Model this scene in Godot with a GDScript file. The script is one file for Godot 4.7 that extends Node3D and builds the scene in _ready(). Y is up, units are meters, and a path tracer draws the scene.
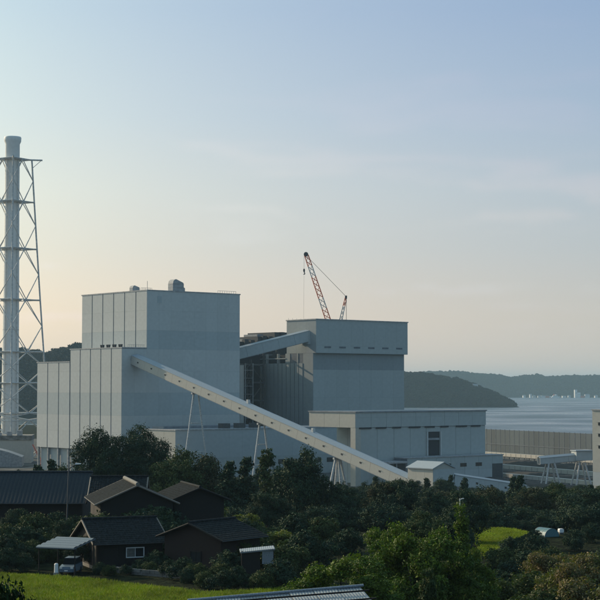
extends Node3D
# Coastal power station seen over a hillside village, late sun from the front left.
# World: x to the right, y up, -z away from the viewer; "d" below is the distance away (d = -z).

const PLANT_TURN := 40.0            # the plant's grid is turned 40 degrees
const PLANT_AT := Vector3(-83.4, 0, -750)
var M := {}
var boxes := {}
var used := {}
var rng := RandomNumberGenerator.new()
var bump := FastNoiseLite.new()
var unit_bar: CylinderMesh
var tex := {}

# ---------------------------------------------------------------- helpers
func lin(r: float, g: float, b: float) -> Color:
	return Color(r, g, b).linear_to_srgb()

func noise_tex(called: String, seed_: int, freq: float, lo: float, hi: float, stretch := 1.0, octaves := 4, size := 512) -> ImageTexture:
	var n := FastNoiseLite.new()
	n.seed = seed_
	n.frequency = freq
	n.fractal_octaves = octaves
	n.noise_type = FastNoiseLite.TYPE_SIMPLEX_SMOOTH
	var src: Image = n.get_seamless_image(size, size, false, false, 0.15)
	src.convert(Image.FORMAT_L8)
	if stretch > 1.0:
		src.resize(size, int(size / stretch), Image.INTERPOLATE_LANCZOS)
		src.resize(size, size, Image.INTERPOLATE_CUBIC)
	var data := src.get_data()
	var out := PackedByteArray()
	out.resize(data.size())
	for i in data.size():
		out[i] = int(clampf(lerpf(lo, hi, data[i] / 255.0), 0.0, 1.0) * 255.0)
	var im := Image.create_from_data(size, size, false, Image.FORMAT_L8, out)
	im.generate_mipmaps()
	tex[called] = ImageTexture.create_from_image(im)
	return tex[called]

func normal_tex(called: String, seed_: int, freq: float, strength: float, size := 512) -> ImageTexture:
	var n := FastNoiseLite.new()
	n.seed = seed_
	n.frequency = freq
	n.fractal_octaves = 4
	var im: Image = n.get_seamless_image(size, size, false, false, 0.15)
	im.convert(Image.FORMAT_RGBA8)
	im.bump_map_to_normal_map(strength)
	im.generate_mipmaps()
	tex[called] = ImageTexture.create_from_image(im)
	return tex[called]

func mat(called: String, c: Color, rough := 0.8, texture := "", scale := 0.1, metal := 0.0, normal := "", spec := 0.5) -> StandardMaterial3D:
	var m := StandardMaterial3D.new()
	m.albedo_color = c
	m.roughness = rough
	m.metallic = metal
	m.metallic_specular = spec
	if texture != "":
		m.albedo_texture = tex[texture]
	if normal != "":
		m.normal_enabled = true
		m.normal_texture = tex[normal]
	if texture != "" or normal != "":
		m.uv1_triplanar = true
		m.uv1_world_triplanar = true
		m.uv1_scale = Vector3(scale, scale, scale)
	M[called] = m
	return m

func leaf_mat(called: String, rough := 0.75, back := Color(0.22, 0.3, 0.08)) -> void:
	var m := StandardMaterial3D.new()
	m.vertex_color_use_as_albedo = true
	m.roughness = rough
	m.metallic_specular = 0.25
	m.backlight_enabled = true
	m.backlight = back
	m.cull_mode = BaseMaterial3D.CULL_DISABLED
	M[called] = m

func numbered(called: String) -> String:
	if not used.has(called):
		used[called] = 0
		return called
	used[called] += 1
	return "%s_%03d" % [called, used[called]]

func tag(o: Node, label: String, category: String, group := "", kind := "") -> void:
	if label != "":
		o.set_meta("label", label)
	if category != "":
		o.set_meta("category", category)
	if group != "":
		o.set_meta("group", group)
	if kind != "":
		o.set_meta("kind", kind)

func thing(called: String, label: String, category: String, at := Vector3.ZERO, turn := 0.0, group := "") -> Node3D:
	var o := Node3D.new()
	o.name = numbered(called)
	add_child(o)
	o.position = at
	o.rotation.y = deg_to_rad(turn)
	tag(o, label, category, group)
	return o

func plant_thing(called: String, label: String, category: String, u: float, v: float, group := "") -> Node3D:
	# local x runs along the long faces (away to the right), local -z away to the left
	return thing(called, label, category, plant(u, 0, v), PLANT_TURN, group)

func plant(u: float, y: float, v: float) -> Vector3:
	return PLANT_AT + Basis(Vector3.UP, deg_to_rad(PLANT_TURN)) * Vector3(u, y, -v)

func add(parent: Node, called: String, mesh: Mesh, m: Material, at := Vector3.ZERO, b := Basis.IDENTITY) -> MeshInstance3D:
	var o := MeshInstance3D.new()
	o.name = called if parent != self else numbered(called)
	o.mesh = mesh
	o.material_override = m
	o.transform = Transform3D(b, at)
	parent.add_child(o, true)
	return o

func box(parent: Node, called: String, size: Vector3, at: Vector3, m: Material, b := Basis.IDENTITY) -> MeshInstance3D:
	var key := "%.3f %.3f %.3f" % [size.x, size.y, size.z]
	if not boxes.has(key):
		var bm := BoxMesh.new()
		bm.size = size
		boxes[key] = bm
	return add(parent, called, boxes[key], m, at, b)

func span(parent: Node, called: String, lo: Vector3, hi: Vector3, m: Material) -> MeshInstance3D:
	return box(parent, called, hi - lo, (lo + hi) * 0.5, m)

func bar(parent: Node, called: String, a: Vector3, b: Vector3, r: float, m: Material) -> MeshInstance3D:
	var y := (b - a)
	var up := y.normalized()
	var side := up.cross(Vector3.FORWARD if absf(up.z) < 0.9 else Vector3.RIGHT).normalized()
	var o := add(parent, called, unit_bar, m, (a + b) * 0.5, Basis(side * r, y, side.cross(up) * r))
	return o

func quad(st: SurfaceTool, a: Vector3, b: Vector3, c: Vector3, d: Vector3) -> void:
	# seen from the front the corners run clockwise
	for p in [a, b, c, a, c, d]:
		st.add_vertex(p)

func begin() -> SurfaceTool:
	var st := SurfaceTool.new()
	st.begin(Mesh.PRIMITIVE_TRIANGLES)
	st.set_smooth_group(-1)
	return st

func done(st: SurfaceTool) -> ArrayMesh:
	st.generate_normals()
	return st.commit()

# a polygon in x, y drawn out along z
func prism(poly: PackedVector2Array, z0: float, z1: float) -> ArrayMesh:
	var st := begin()
	var p := poly
	if not Geometry2D.is_polygon_clockwise(p):
		p.reverse()
	var t := Geometry2D.triangulate_polygon(p)
	for i in range(0, t.size(), 3):
		var a := p[t[i]]
		var b := p[t[i + 1]]
		var c := p[t[i + 2]]
		if (b - a).cross(c - a) > 0:
			var k := b
			b = c
			c = k
		for q in [a, b, c]:
			st.add_vertex(Vector3(q.x, q.y, z1))
		for q in [a, c, b]:
			st.add_vertex(Vector3(q.x, q.y, z0))
	for i in p.size():
		var a := p[i]
		var b := p[(i + 1) % p.size()]
		quad(st, Vector3(a.x, a.y, z0), Vector3(b.x, b.y, z0), Vector3(b.x, b.y, z1), Vector3(a.x, a.y, z1))
	return done(st)

# a height field over x0..x1, z0..z1
func field(xs: PackedFloat32Array, zs: PackedFloat32Array, f: Callable, smooth := true) -> ArrayMesh:
	var v := PackedVector3Array()
	var idx := PackedInt32Array()
	for z in zs:
		for x in xs:
			v.append(Vector3(x, f.call(x, z), z))
	var nx := xs.size()
	for j in zs.size() - 1:
		for i in nx - 1:
			var a := j * nx + i
			idx.append_array([a, a + 1, a + nx, a + 1, a + nx + 1, a + nx])
	var st := SurfaceTool.new()
	var arr := []
	arr.resize(Mesh.ARRAY_MAX)
	arr[Mesh.ARRAY_VERTEX] = v
	arr[Mesh.ARRAY_INDEX] = idx
	var am := ArrayMesh.new()
	am.add_surface_from_arrays(Mesh.PRIMITIVE_TRIANGLES, arr)
	st.create_from(am, 0)
	st.generate_normals()
	return st.commit()

func steps(a: float, b: float, d: float) -> PackedFloat32Array:
	var out := PackedFloat32Array()
	var n := int(ceil((b - a) / d))
	for i in n + 1:
		out.append(lerpf(a, b, float(i) / n))
	return out

# cladding sheets on a wall: each sheet its own part, set proud of the wall behind
func clad(parent: Node, at: Vector3, along: Vector3, w: float, bay: float, rows: Array, gap: float, proud := 0.25) -> void:
	var n := int(round(w / bay))
	var bw := w / n
	var out := along.cross(Vector3.UP)
	var b := Basis(along, Vector3.UP, out)
	for r in rows:
		var h: float = r[1] - r[0]
		for i in n:
			var list: Array = M[r[2]]
			var m: Material = list[rng.randi() % list.size()]
			box(parent, "panel", Vector3(bw - gap, h - 0.03, proud), at + along * (bw * (i + 0.5)) + Vector3.UP * (r[0] + h * 0.5) + out * (proud * 0.5 + 0.004), m, b)

# ---------------------------------------------------------------- ground
const PROFILE := [[-60, 41.0], [0, 39.4], [10, 38.7], [25, 36.0], [60, 28.8], [85, 24.6], [110, 22.4], [140, 22.0], [215, 21.8], [260, 17.6], [300, 14.4], [400, 10.0], [500, 5.0], [565, 0.6], [588, -0.4], [3000, -0.4]]

func coast(x: float, d: float) -> float:
	return (x - 109.0) * 0.909 + (d - 937.0) * 0.416

func gh(x: float, z: float) -> float:
	var d := -z
	var h := 41.0
	for i in PROFILE.size() - 1:
		if d >= PROFILE[i][0] and d <= PROFILE[i + 1][0]:
			var t: float = (d - PROFILE[i][0]) / (PROFILE[i + 1][0] - PROFILE[i][0])
			h = lerpf(PROFILE[i][1], PROFILE[i + 1][1], t)
			break
	var rough := smoothstep(235.0, 280.0, d) * (1.0 - smoothstep(540.0, 585.0, d)) + (1.0 - smoothstep(70.0, 105.0, d)) * smoothstep(10.0, 30.0, d)
	h += rough * bump.get_noise_2d(x, d) * 1.6
	if d > 560.0:
		h = lerpf(h, -9.0, smoothstep(2.0, 20.0, coast(x, d)))
	return h

func on_ground(x: float, d: float, sink := 0.05) -> Vector3:
	return Vector3(x, gh(x, -d) - sink, -d)

# ---------------------------------------------------------------- plants
# leaves spread over many small clumps that lie on a few large lobes: [centre, radii]
func crown_mesh(seed_: int, lobes: Array, clumps: int, per: int, clump_r: float, leaf: float, tones: Array, droop := 0.0) -> ArrayMesh:
	var r := RandomNumberGenerator.new()
	r.seed = seed_
	var vs := PackedVector3Array()
	var ns := PackedVector3Array()
	var cs := PackedColorArray()
	var total := 0.0
	for l in lobes:
		total += l[1].x * l[1].y
	for k in clumps:
		var pick := r.randf() * total
		var lobe: Array = lobes[0]
		for l in lobes:
			pick -= l[1].x * l[1].y
			if pick <= 0.0:
				lobe = l
				break
		var dir := Vector3(r.randfn(), r.randfn(), r.randfn()).normalized()
		var depth := pow(r.randf(), 0.4) * 0.95 + 0.08
		var c: Vector3 = lobe[0] + dir * depth * lobe[1]
		var cr := clump_r * r.randf_range(0.6, 1.25)
		var tone: Color = tones[r.randi() % tones.size()]
		tone = tone.lerp(tones[r.randi() % tones.size()], 0.5)
		for i in per:
			var q := Vector3(r.randfn(), r.randfn() * 0.7, r.randfn()).normalized() * cr * pow(r.randf(), 0.45)
			var p := c + q
			var nrm := (q.normalized() * 0.6 + dir * 0.3 + Vector3(r.randfn(), r.randfn() + 0.5, r.randfn()) * 0.6).normalized()
			var side := nrm.cross(Vector3(r.randfn(), r.randfn(), r.randfn())).normalized()
			var along := (nrm.cross(side) - Vector3.UP * droop).normalized()
			var s := leaf * r.randf_range(0.6, 1.3)
			side *= s * 0.32
			along *= s * 0.62
			var f := r.randf_range(0.78, 1.22)
			var col := Color(tone.r * f, tone.g * f, tone.b * f * r.randf_range(0.8, 1.1))
			var a := p - along
			var b := p + side + nrm * s * 0.08
			var e := p + along
			var g := p - side + nrm * s * 0.08
			for v in [a, e, b, a, g, e]:
				vs.append(v)
				ns.append(nrm)
				cs.append(col)
	var arr := []
	arr.resize(Mesh.ARRAY_MAX)
	arr[Mesh.ARRAY_VERTEX] = vs
	arr[Mesh.ARRAY_NORMAL] = ns
	arr[Mesh.ARRAY_COLOR] = cs
	var am := ArrayMesh.new()
	am.add_surface_from_arrays(Mesh.PRIMITIVE_TRIANGLES, arr)
	return am

func limb(st: SurfaceTool, a: Vector3, b: Vector3, ra: float, rb: float, bend := Vector3.ZERO, seg := 4) -> void:
	var up := (b - a).normalized()
	var s := up.cross(Vector3(0.3, 0.1, 1)).normalized()
	var t := s.cross(up)
	var n := 7
	for k in seg:
		for i in n:
			var q := []
			for c in [[k, i], [k, i + 1], [k + 1, i + 1], [k + 1, i]]:
				var f: float = float(c[0]) / seg
				var an: float = TAU * c[1] / n
				var o: Vector3 = a.lerp(b, f) + bend * sin(f * PI)
				q.append(o + (s * cos(an) + t * sin(an)) * lerpf(ra, rb, f))
			quad(st, q[0], q[3], q[2], q[1])

func trunk_mesh(seed_: int, h: float, r0: float, lobes: Array) -> ArrayMesh:
	var r := RandomNumberGenerator.new()
	r.seed = seed_
	var st := SurfaceTool.new()
	st.begin(Mesh.PRIMITIVE_TRIANGLES)
	st.set_smooth_group(0)
	var top := Vector3(r.randfn() * 0.05, h, r.randfn() * 0.05)
	limb(st, Vector3(0, -0.3, 0), top, r0, r0 * 0.45, Vector3(r.randfn(), 0, r.randfn()) * r0 * 0.5)
	for l in lobes:
		limb(st, top * r.randf_range(0.6, 0.95), l[0], r0 * 0.42, r0 * 0.12, Vector3(0, -r0, 0), 3)
	st.generate_normals()
	return st.commit()

var kinds := {}

func make_kind(called: String, seed_: int, lobes: Array, trunk_h: float, r0: float, clumps: int, per: int, cr: float, leaf: float, tones: Array, leafm := "leaf", droop := 0.0) -> void:
	kinds[called] = [crown_mesh(seed_, lobes, clumps, per, cr, leaf, tones, droop), trunk_mesh(seed_, trunk_h, r0, lobes), leafm]

func tree(kind: String, called: String, label: String, category: String, group: String, x: float, d: float, size := Vector3.ONE, turn := 0.0) -> Node3D:
	var t := thing(called, label, category, on_ground(x, d, 0.1), turn, group)
	t.scale = size
	add(t, "trunk", kinds[kind][1], M["bark"])
	add(t, "crown", kinds[kind][0], M[kinds[kind][2]])
	return t

func ring_lobes(seed_: int, n: int, y0: float, y1: float, spread: float, r0: float, r1: float) -> Array:
	var r := RandomNumberGenerator.new()
	r.seed = seed_
	var out := []
	for i in n:
		var f := (i + 0.5) / n
		var an := i * 2.4 + r.randf()
		var s := spread * sqrt(1.0 - pow(absf(f * 2.0 - 0.7) * 0.62, 2.0)) * (1.0 - f * 0.55)
		var rr := lerpf(r1, r0, f) * r.randf_range(0.85, 1.15)
		out.append([Vector3(cos(an) * s, lerpf(y0, y1, f), sin(an) * s), Vector3(rr, rr * 0.82, rr)])
	return out

# ---------------------------------------------------------------- air and light
const TO_SUN := Vector3(-0.71, 0.375, -0.596)

func sky_texture() -> ImageTexture:
	var w := 2048
	var h := 1024
	var cloud := FastNoiseLite.new()
	cloud.seed = 11
	cloud.frequency = 1.0
	cloud.fractal_octaves = 5
	var warp := FastNoiseLite.new()
	warp.seed = 5
	warp.frequency = 1.0
	# colour by height, 60.7 degrees from the sun
	var keys := [[-90.0, Color(0.2, 0.21, 0.22)], [-2.0, Color(0.44, 0.44, 0.41)], [0.0, Color(0.7, 0.62, 0.53)], [0.8, Color(0.69, 0.615, 0.53)], [2.5, Color(0.645, 0.6, 0.53)], [4.9, Color(0.53, 0.57, 0.58)], [7.0, Color(0.475, 0.555, 0.615)], [9.6, Color(0.39, 0.5, 0.63)], [13.4, Color(0.3, 0.423, 0.61)], [30.0, Color(0.27, 0.41, 0.55)], [90.0, Color(0.2, 0.33, 0.48)]]
	var data := PackedFloat32Array()
	data.resize(w * h * 3)
	var i := 0
	for y in h:
		var el := 90.0 - (y + 0.5) * 180.0 / h
		var base: Color = keys[0][1]
		for k in keys.size() - 1:
			if el >= keys[k][0] and el <= keys[k + 1][0]:
				base = keys[k][1].lerp(keys[k + 1][1], (el - keys[k][0]) / (keys[k + 1][0] - keys[k][0]))
		var ce := cos(deg_to_rad(el))
		var se := sin(deg_to_rad(el))
		var cloudy := el > 1.0 and el < 40.0
		for x in w:
			var az := (x + 0.5) / w * TAU
			var dir := Vector3(sin(az) * ce, se, -cos(az) * ce)
			# light scattered forward by the hazy air: brighter and warmer towards the sun
			var off := rad_to_deg(acos(clampf(dir.dot(TO_SUN), -1.0, 1.0)))
			var col := Color(base.r * minf(0.64 + 0.36 * exp((60.7 - off) / 17.1), 4.0), base.g * minf(0.8 + 0.2 * exp((60.7 - off) / 14.4), 3.5), base.b * minf(0.85 + 0.15 * exp((60.7 - off) / 19.2), 2.4))
			if cloudy:
				var p := dir / maxf(se + 0.09, 0.05)
				var q := Vector3(p.x * 0.55 + 0.3 * p.z, p.z * 2.1, 3.0)
				q.x += warp.get_noise_2d(p.x * 0.9, p.z * 0.9) * 0.7
				q.y += warp.get_noise_2d(p.x * 0.6 + 40.0, p.z * 0.6) * 0.9
				var n := cloud.get_noise_3dv(q)
				var big := warp.get_noise_2d(p.x * 0.35 + 9.0, p.z * 0.35 + 4.0)
				var a := smoothstep(0.16, 0.7, n + big * 0.6) * 0.6 * smoothstep(1.0, 4.0, el) * (1.0 - 0.65 * smoothstep(6.5, 10.0, el))
				col = col.lerp(Color(maxf(col.r, col.g) * 1.08, col.g * 1.1, maxf(col.g, col.b) * 1.06), a)
			data[i] = col.r
			data[i + 1] = col.g
			data[i + 2] = col.b
			i += 3
	return ImageTexture.create_from_image(Image.create_from_data(w, h, false, Image.FORMAT_RGBF, data.to_byte_array()))

func _ready() -> void:
	var cam := Camera3D.new()
	cam.name = "camera"
	cam.fov = 21.24
	cam.near = 0.3
	cam.far = 60000.0
	cam.position = Vector3(0, 41, 0)
	cam.rotation_degrees.x = 3.148
	add_child(cam)
	cam.current = true
	var env := Environment.new()
	env.background_mode = Environment.BG_SKY
	var pan := PanoramaSkyMaterial.new()
	pan.panorama = sky_texture()
	var sky := Sky.new()
	sky.sky_material = pan
	env.sky = sky
	env.tonemap_mode = Environment.TONE_MAPPER_LINEAR
	env.tonemap_exposure = 1.0
	env.fog_enabled = true
	env.fog_density = 0.00007
	env.fog_light_color = Color(0.78, 0.92, 1.0)
	env.sdfgi_enabled = true
	env.ssao_enabled = true
	env.ssil_enabled = true
	var we := WorldEnvironment.new()
	we.name = "world_environment"
	we.environment = env
	add_child(we)
	var sun := DirectionalLight3D.new()
	sun.name = "sun"
	sun.light_energy = 1.3
	sun.light_color = Color(1.0, 0.91, 0.78)
	sun.light_angular_distance = 0.5
	sun.shadow_enabled = true
	sun.basis = Basis.looking_at(-TO_SUN)
	add_child(sun)

	rng.seed = 7
	bump.seed = 3
	bump.frequency = 0.035
	bump.fractal_octaves = 3
	unit_bar = CylinderMesh.new()
	unit_bar.top_radius = 1.0
	unit_bar.bottom_radius = 1.0
	unit_bar.height = 1.0
	unit_bar.radial_segments = 8
	unit_bar.rings = 1
	materials()
	build_setting()
	build_far_shore()
	build_chimney()
	build_boiler_one()
	build_boiler_two()
	build_halls()
	build_conveyors()
	build_yard()
	build_crane()
	build_village()
	build_trees()

func tones(called: String, r: float, g: float, b: float, spread: float, rough: float, texture: String, scale: float, n := 3) -> void:
	var list := []
	for i in n:
		var f := 1.0 + spread * (i - (n - 1) * 0.5)
		list.append(mat("%s_%d" % [called, i], lin(r * f, g * f, b * f), rough, texture, scale))
	M[called] = list

func materials() -> void:
	noise_tex("soft", 1, 0.012, 0.72, 1.0)
	noise_tex("grain", 2, 0.06, 0.55, 1.0)
	noise_tex("streak", 3, 0.03, 0.93, 1.0, 10.0, 5)
	noise_tex("patch", 4, 0.02, 0.35, 1.0, 1.0, 5)
	normal_tex("rough_n", 6, 0.05, 6.0)
	tones("light_clad", 0.57, 0.58, 0.56, 0.02, 0.75, "streak", 0.035)
	tones("blue_clad", 0.47, 0.51, 0.51, 0.02, 0.75, "streak", 0.035)
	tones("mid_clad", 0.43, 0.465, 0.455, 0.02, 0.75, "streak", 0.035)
	tones("slate_shade_clad", 0.3, 0.335, 0.345, 0.02, 0.75, "streak", 0.035)  # dark slate; also paints shade on the left side of boiler house two
	tones("beige_clad", 0.5, 0.48, 0.42, 0.02, 0.75, "streak", 0.04)
	mat("backing", lin(0.22, 0.245, 0.28), 0.9, "soft", 0.05)
	mat("flashing", lin(0.5, 0.5, 0.5), 0.7, "soft", 0.1)
	mat("roofing", lin(0.3, 0.32, 0.35), 0.8, "soft", 0.05)
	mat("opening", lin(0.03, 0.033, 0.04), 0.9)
	mat("glass", lin(0.02, 0.025, 0.03), 0.15)
	mat("steel_dark", lin(0.09, 0.095, 0.1), 0.8, "soft", 0.2)
	mat("steel_grey", lin(0.35, 0.37, 0.39), 0.6, "soft", 0.1)
	mat("pole_grey", lin(0.14, 0.15, 0.16), 0.8, "grain", 0.5)
	mat("tower_steel", lin(0.72, 0.72, 0.7), 0.65, "soft", 0.1)
	mat("steel_white", lin(0.7, 0.7, 0.68), 0.55, "soft", 0.2)
	mat("flue_paint", lin(0.8, 0.8, 0.77), 0.6, "streak", 0.03)
	mat("red_paint", lin(0.65, 0.14, 0.06), 0.6)
	mat("faded_red", lin(0.4, 0.15, 0.13), 0.7)
	mat("gallery_side", lin(0.48, 0.465, 0.415), 0.7, "streak", 0.08)
	mat("gallery_roof", lin(0.33, 0.38, 0.42), 0.75, "streak", 0.08)
	mat("concrete", lin(0.42, 0.4, 0.36), 0.9, "patch", 0.03)
	mat("pavement", lin(0.2, 0.2, 0.19), 0.95, "patch", 0.012, 0.0, "", 0.2)
	mat("coal", lin(0.025, 0.024, 0.024), 0.95, "patch", 0.1)
	tones("fence_panel", 0.08, 0.105, 0.12, 0.16, 0.85, "streak", 0.06)
	mat("white_paint", lin(0.78, 0.78, 0.76), 0.6)
	mat("bark", lin(0.07, 0.055, 0.04), 0.95, "grain", 0.8)
	mat("earth", lin(0.035, 0.045, 0.022), 1.0, "patch", 0.06, 0.0, "rough_n", 0.1)
	mat("paddy", lin(0.1, 0.14, 0.025), 1.0, "grain", 0.3)
	mat("wood_cover", lin(0.015, 0.034, 0.034), 1.0, "patch", 0.02, 0.0, "", 0.1)
	mat("tile", lin(0.036, 0.046, 0.052), 0.85, "patch", 0.25, 0.0, "", 0.2)
	mat("tile_metal", lin(0.045, 0.06, 0.075), 0.8, "grain", 0.2, 0.0, "", 0.25)
	mat("timber", lin(0.026, 0.021, 0.018), 0.9, "grain", 0.5)
	mat("red_timber", lin(0.04, 0.02, 0.016), 0.9, "grain", 0.5)
	mat("plaster", lin(0.22, 0.21, 0.19), 0.9, "soft", 0.4)
	mat("verge", lin(0.34, 0.29, 0.24), 0.8, "grain", 0.5)
	mat("zinc", lin(0.42, 0.46, 0.5), 0.45, "grain", 0.4, 0.2)
	mat("carport_sheet", lin(0.24, 0.29, 0.34), 0.5, "grain", 0.4)
	mat("tarp", lin(0.12, 0.3, 0.34), 0.5, "grain", 0.4)
	mat("car_paint", lin(0.12, 0.17, 0.22), 0.25)
	mat("rubber", lin(0.02, 0.02, 0.02), 0.9)
	mat("lamp_lens", lin(0.75, 0.75, 0.72), 0.2)
	leaf_mat("leaf")
	leaf_mat("leaf_fresh", 0.6, Color(0.6, 0.7, 0.15))
	leaf_mat("rice_leaf", 0.6, Color(0.7, 0.8, 0.1))
	var sea := StandardMaterial3D.new()
	sea.albedo_color = lin(0.03, 0.055, 0.07)
	sea.roughness = 0.5
	sea.roughness_texture = noise_tex("slick", 21, 0.006, 0.35, 1.0, 2.0, 5)
	sea.normal_enabled = true
	sea.normal_texture = normal_tex("ripple", 22, 0.05, 3.0)
	sea.normal_scale = 0.35
	sea.uv1_triplanar = true
	sea.uv1_world_triplanar = true
	sea.uv1_scale = Vector3(0.0011, 0.0011, 0.0011)
	M["sea"] = sea

# ---------------------------------------------------------------- setting
func build_setting() -> void:
	var xs := steps(-420, -90, 15)
	xs.append_array(steps(-84, 96, 3))
	xs.append_array(steps(110, 420, 15))
	var zs := steps(-1800, -640, 40)
	zs.append_array(steps(-620, -230, 5))
	zs.append_array(steps(-227, 60, 3))
	var g := add(self, "ground", field(xs, zs, gh), M["earth"])
	tag(g, "", "", "", "structure")
	# reclaimed ground of the plant, ending in a quay wall
	var yard := prism(PackedVector2Array([Vector2(-520, 590), Vector2(296, 590), Vector2(-29, 1300), Vector2(-520, 1300)]), 0.0, 8.0)
	var y := add(self, "plant_pavement", yard, M["pavement"], Vector3.ZERO, Basis(Vector3.RIGHT, Vector3.FORWARD, Vector3.UP))
	y.position.y = -8.0
	tag(y, "", "", "", "structure")
	var pm := PlaneMesh.new()
	pm.size = Vector2(40000, 30000)
	tag(add(self, "sea", pm, M["sea"], Vector3(0, -3, -14200)), "", "", "", "structure")
	# wooded hills: skyline height along x at one distance, crowns as small domes
	hill("hill", 2500, [[-900, 70], [-600, 80], [-468.34, 91.27], [-437.12, 92.84], [-391.85, 86.59], [-366.87, 94.4], [-343.45, 100.65], [-296.62, 105.33], [-234.17, 80], [-171.73, 55], [-117.09, 12], [-99.91, -6]], 330, 8.0, 5.0, 31, [-520.0, -200.0, 1500, 1.15, "dark woodland covering the hill behind the chimney"])
	hill("headland", 3860, [[-100, 60], [150, 78], [250.45, 71.89], [288.98, 70.69], [337.14, 63.47], [373.26, 57.45], [409.38, 46.62], [438.28, 34.59], [469.59, 21.37], [493.67, 7.949999999999999], [508.12, -2], [512.93, -8]], 260, 8.0, 4.0, 32, [150.0, 515.0, 2600, 1.0, "dark woodland covering the headland in the bay"])
	hill("far_hills", 7720, [[-200, 100], [481.7, 100], [674.38, 109.6], [746.63, 112.01], [842.97, 99.97], [963.4, 92.75], [1001.94, 80.71], [1083.82, 90.34], [1146.45, 95.16], [1184.98, 83.12], [1300.59, 90.34], [1445.1, 90.34], [1734.12, 88], [2300, 95], [2900, 60]], 420, 14.0, 8.0, 33, [420.0, 1600.0, 4500, 1.3, "hazy woodland covering the far shore hills"])

func hill(called: String, d: float, line: Array, deep: float, cell: float, crown: float, seed_: int, wood := []) -> void:
	var n := FastNoiseLite.new()
	n.seed = seed_
	n.noise_type = FastNoiseLite.TYPE_CELLULAR
	n.cellular_return_type = FastNoiseLite.RETURN_DISTANCE
	n.frequency = 0.55 / (cell * 1.9)
	var s := FastNoiseLite.new()
	s.seed = seed_ + 1
	s.frequency = 1.0 / (deep * 0.5)
	s.fractal_octaves = 4
	var f := func(x: float, z: float) -> float:
		var top := -8.0
		for i in line.size() - 1:
			if x >= line[i][0] and x <= line[i + 1][0]:
				top = lerpf(line[i][1], line[i + 1][1], smoothstep(0.0, 1.0, (x - line[i][0]) / (line[i + 1][0] - line[i][0])) * 0.5 + 0.5 * (x - line[i][0]) / (line[i + 1][0] - line[i][0]))
		var t := absf(-z - d) / deep
		var front := clampf(1.0 - pow(t, 1.7), -0.1, 1.0)
		var h := -6.0 + (top + 6.0) * front
		h += s.get_noise_2d(x, z) * top * 0.16 * (1.0 - front)
		if h > 0.0:
			h += (0.75 - n.get_noise_2d(x, z) - 0.6) * crown * minf(1.0, h / 8.0)
		return h
	var xs := steps(line[0][0], line[-1][0], cell)
	var zs := steps(-d - deep * 0.5, -d + deep, cell * 1.2)
	tag(add(self, called, field(xs, zs, f), M["wood_cover"]), "", "", "", "structure")
	if wood.size() == 0:
		return
	# the wood on it, too far off to count
	var r := RandomNumberGenerator.new()
	r.seed = seed_
	var mm := MultiMesh.new()
	mm.transform_format = MultiMesh.TRANSFORM_3D
	mm.mesh = crown_mesh(seed_, [[Vector3(0, 3.6, 0), Vector3(3.2, 3.2, 3.2)], [Vector3(1.5, 5.2, 0.6), Vector3(2.0, 1.8, 2.0)], [Vector3(-1.2, 4.8, -1.0), Vector3(2.2, 2.0, 2.2)]], 60, 16, 1.3, 1.5, [Color(0.013, 0.034, 0.032), Color(0.02, 0.042, 0.032), Color(0.01, 0.028, 0.028)])
	var spots: Array[Transform3D] = []
	var tries := 0
	while spots.size() < int(wood[2]) and tries < 20000:
		tries += 1
		var x := r.randf_range(wood[0], wood[1])
		var z := -d + r.randf_range(-0.12, 1.0) * deep
		var h: float = f.call(x, z)
		if h > 0.5:
			var k: float = r.randf_range(0.7, 1.3) * wood[3]
			spots.append(Transform3D(Basis(Vector3.UP, r.randf() * TAU).scaled(Vector3(k, k * r.randf_range(0.8, 1.2), k)), Vector3(x, h - 2.5 * wood[3], z)))
	mm.instance_count = spots.size()
	for i in spots.size():
		mm.set_instance_transform(i, spots[i])
	var o := MultiMeshInstance3D.new()
	o.name = numbered("hill_wood")
	o.multimesh = mm
	o.material_override = M["leaf"]
	add_child(o)
	tag(o, wood[4], "woodland", "", "stuff")

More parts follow.
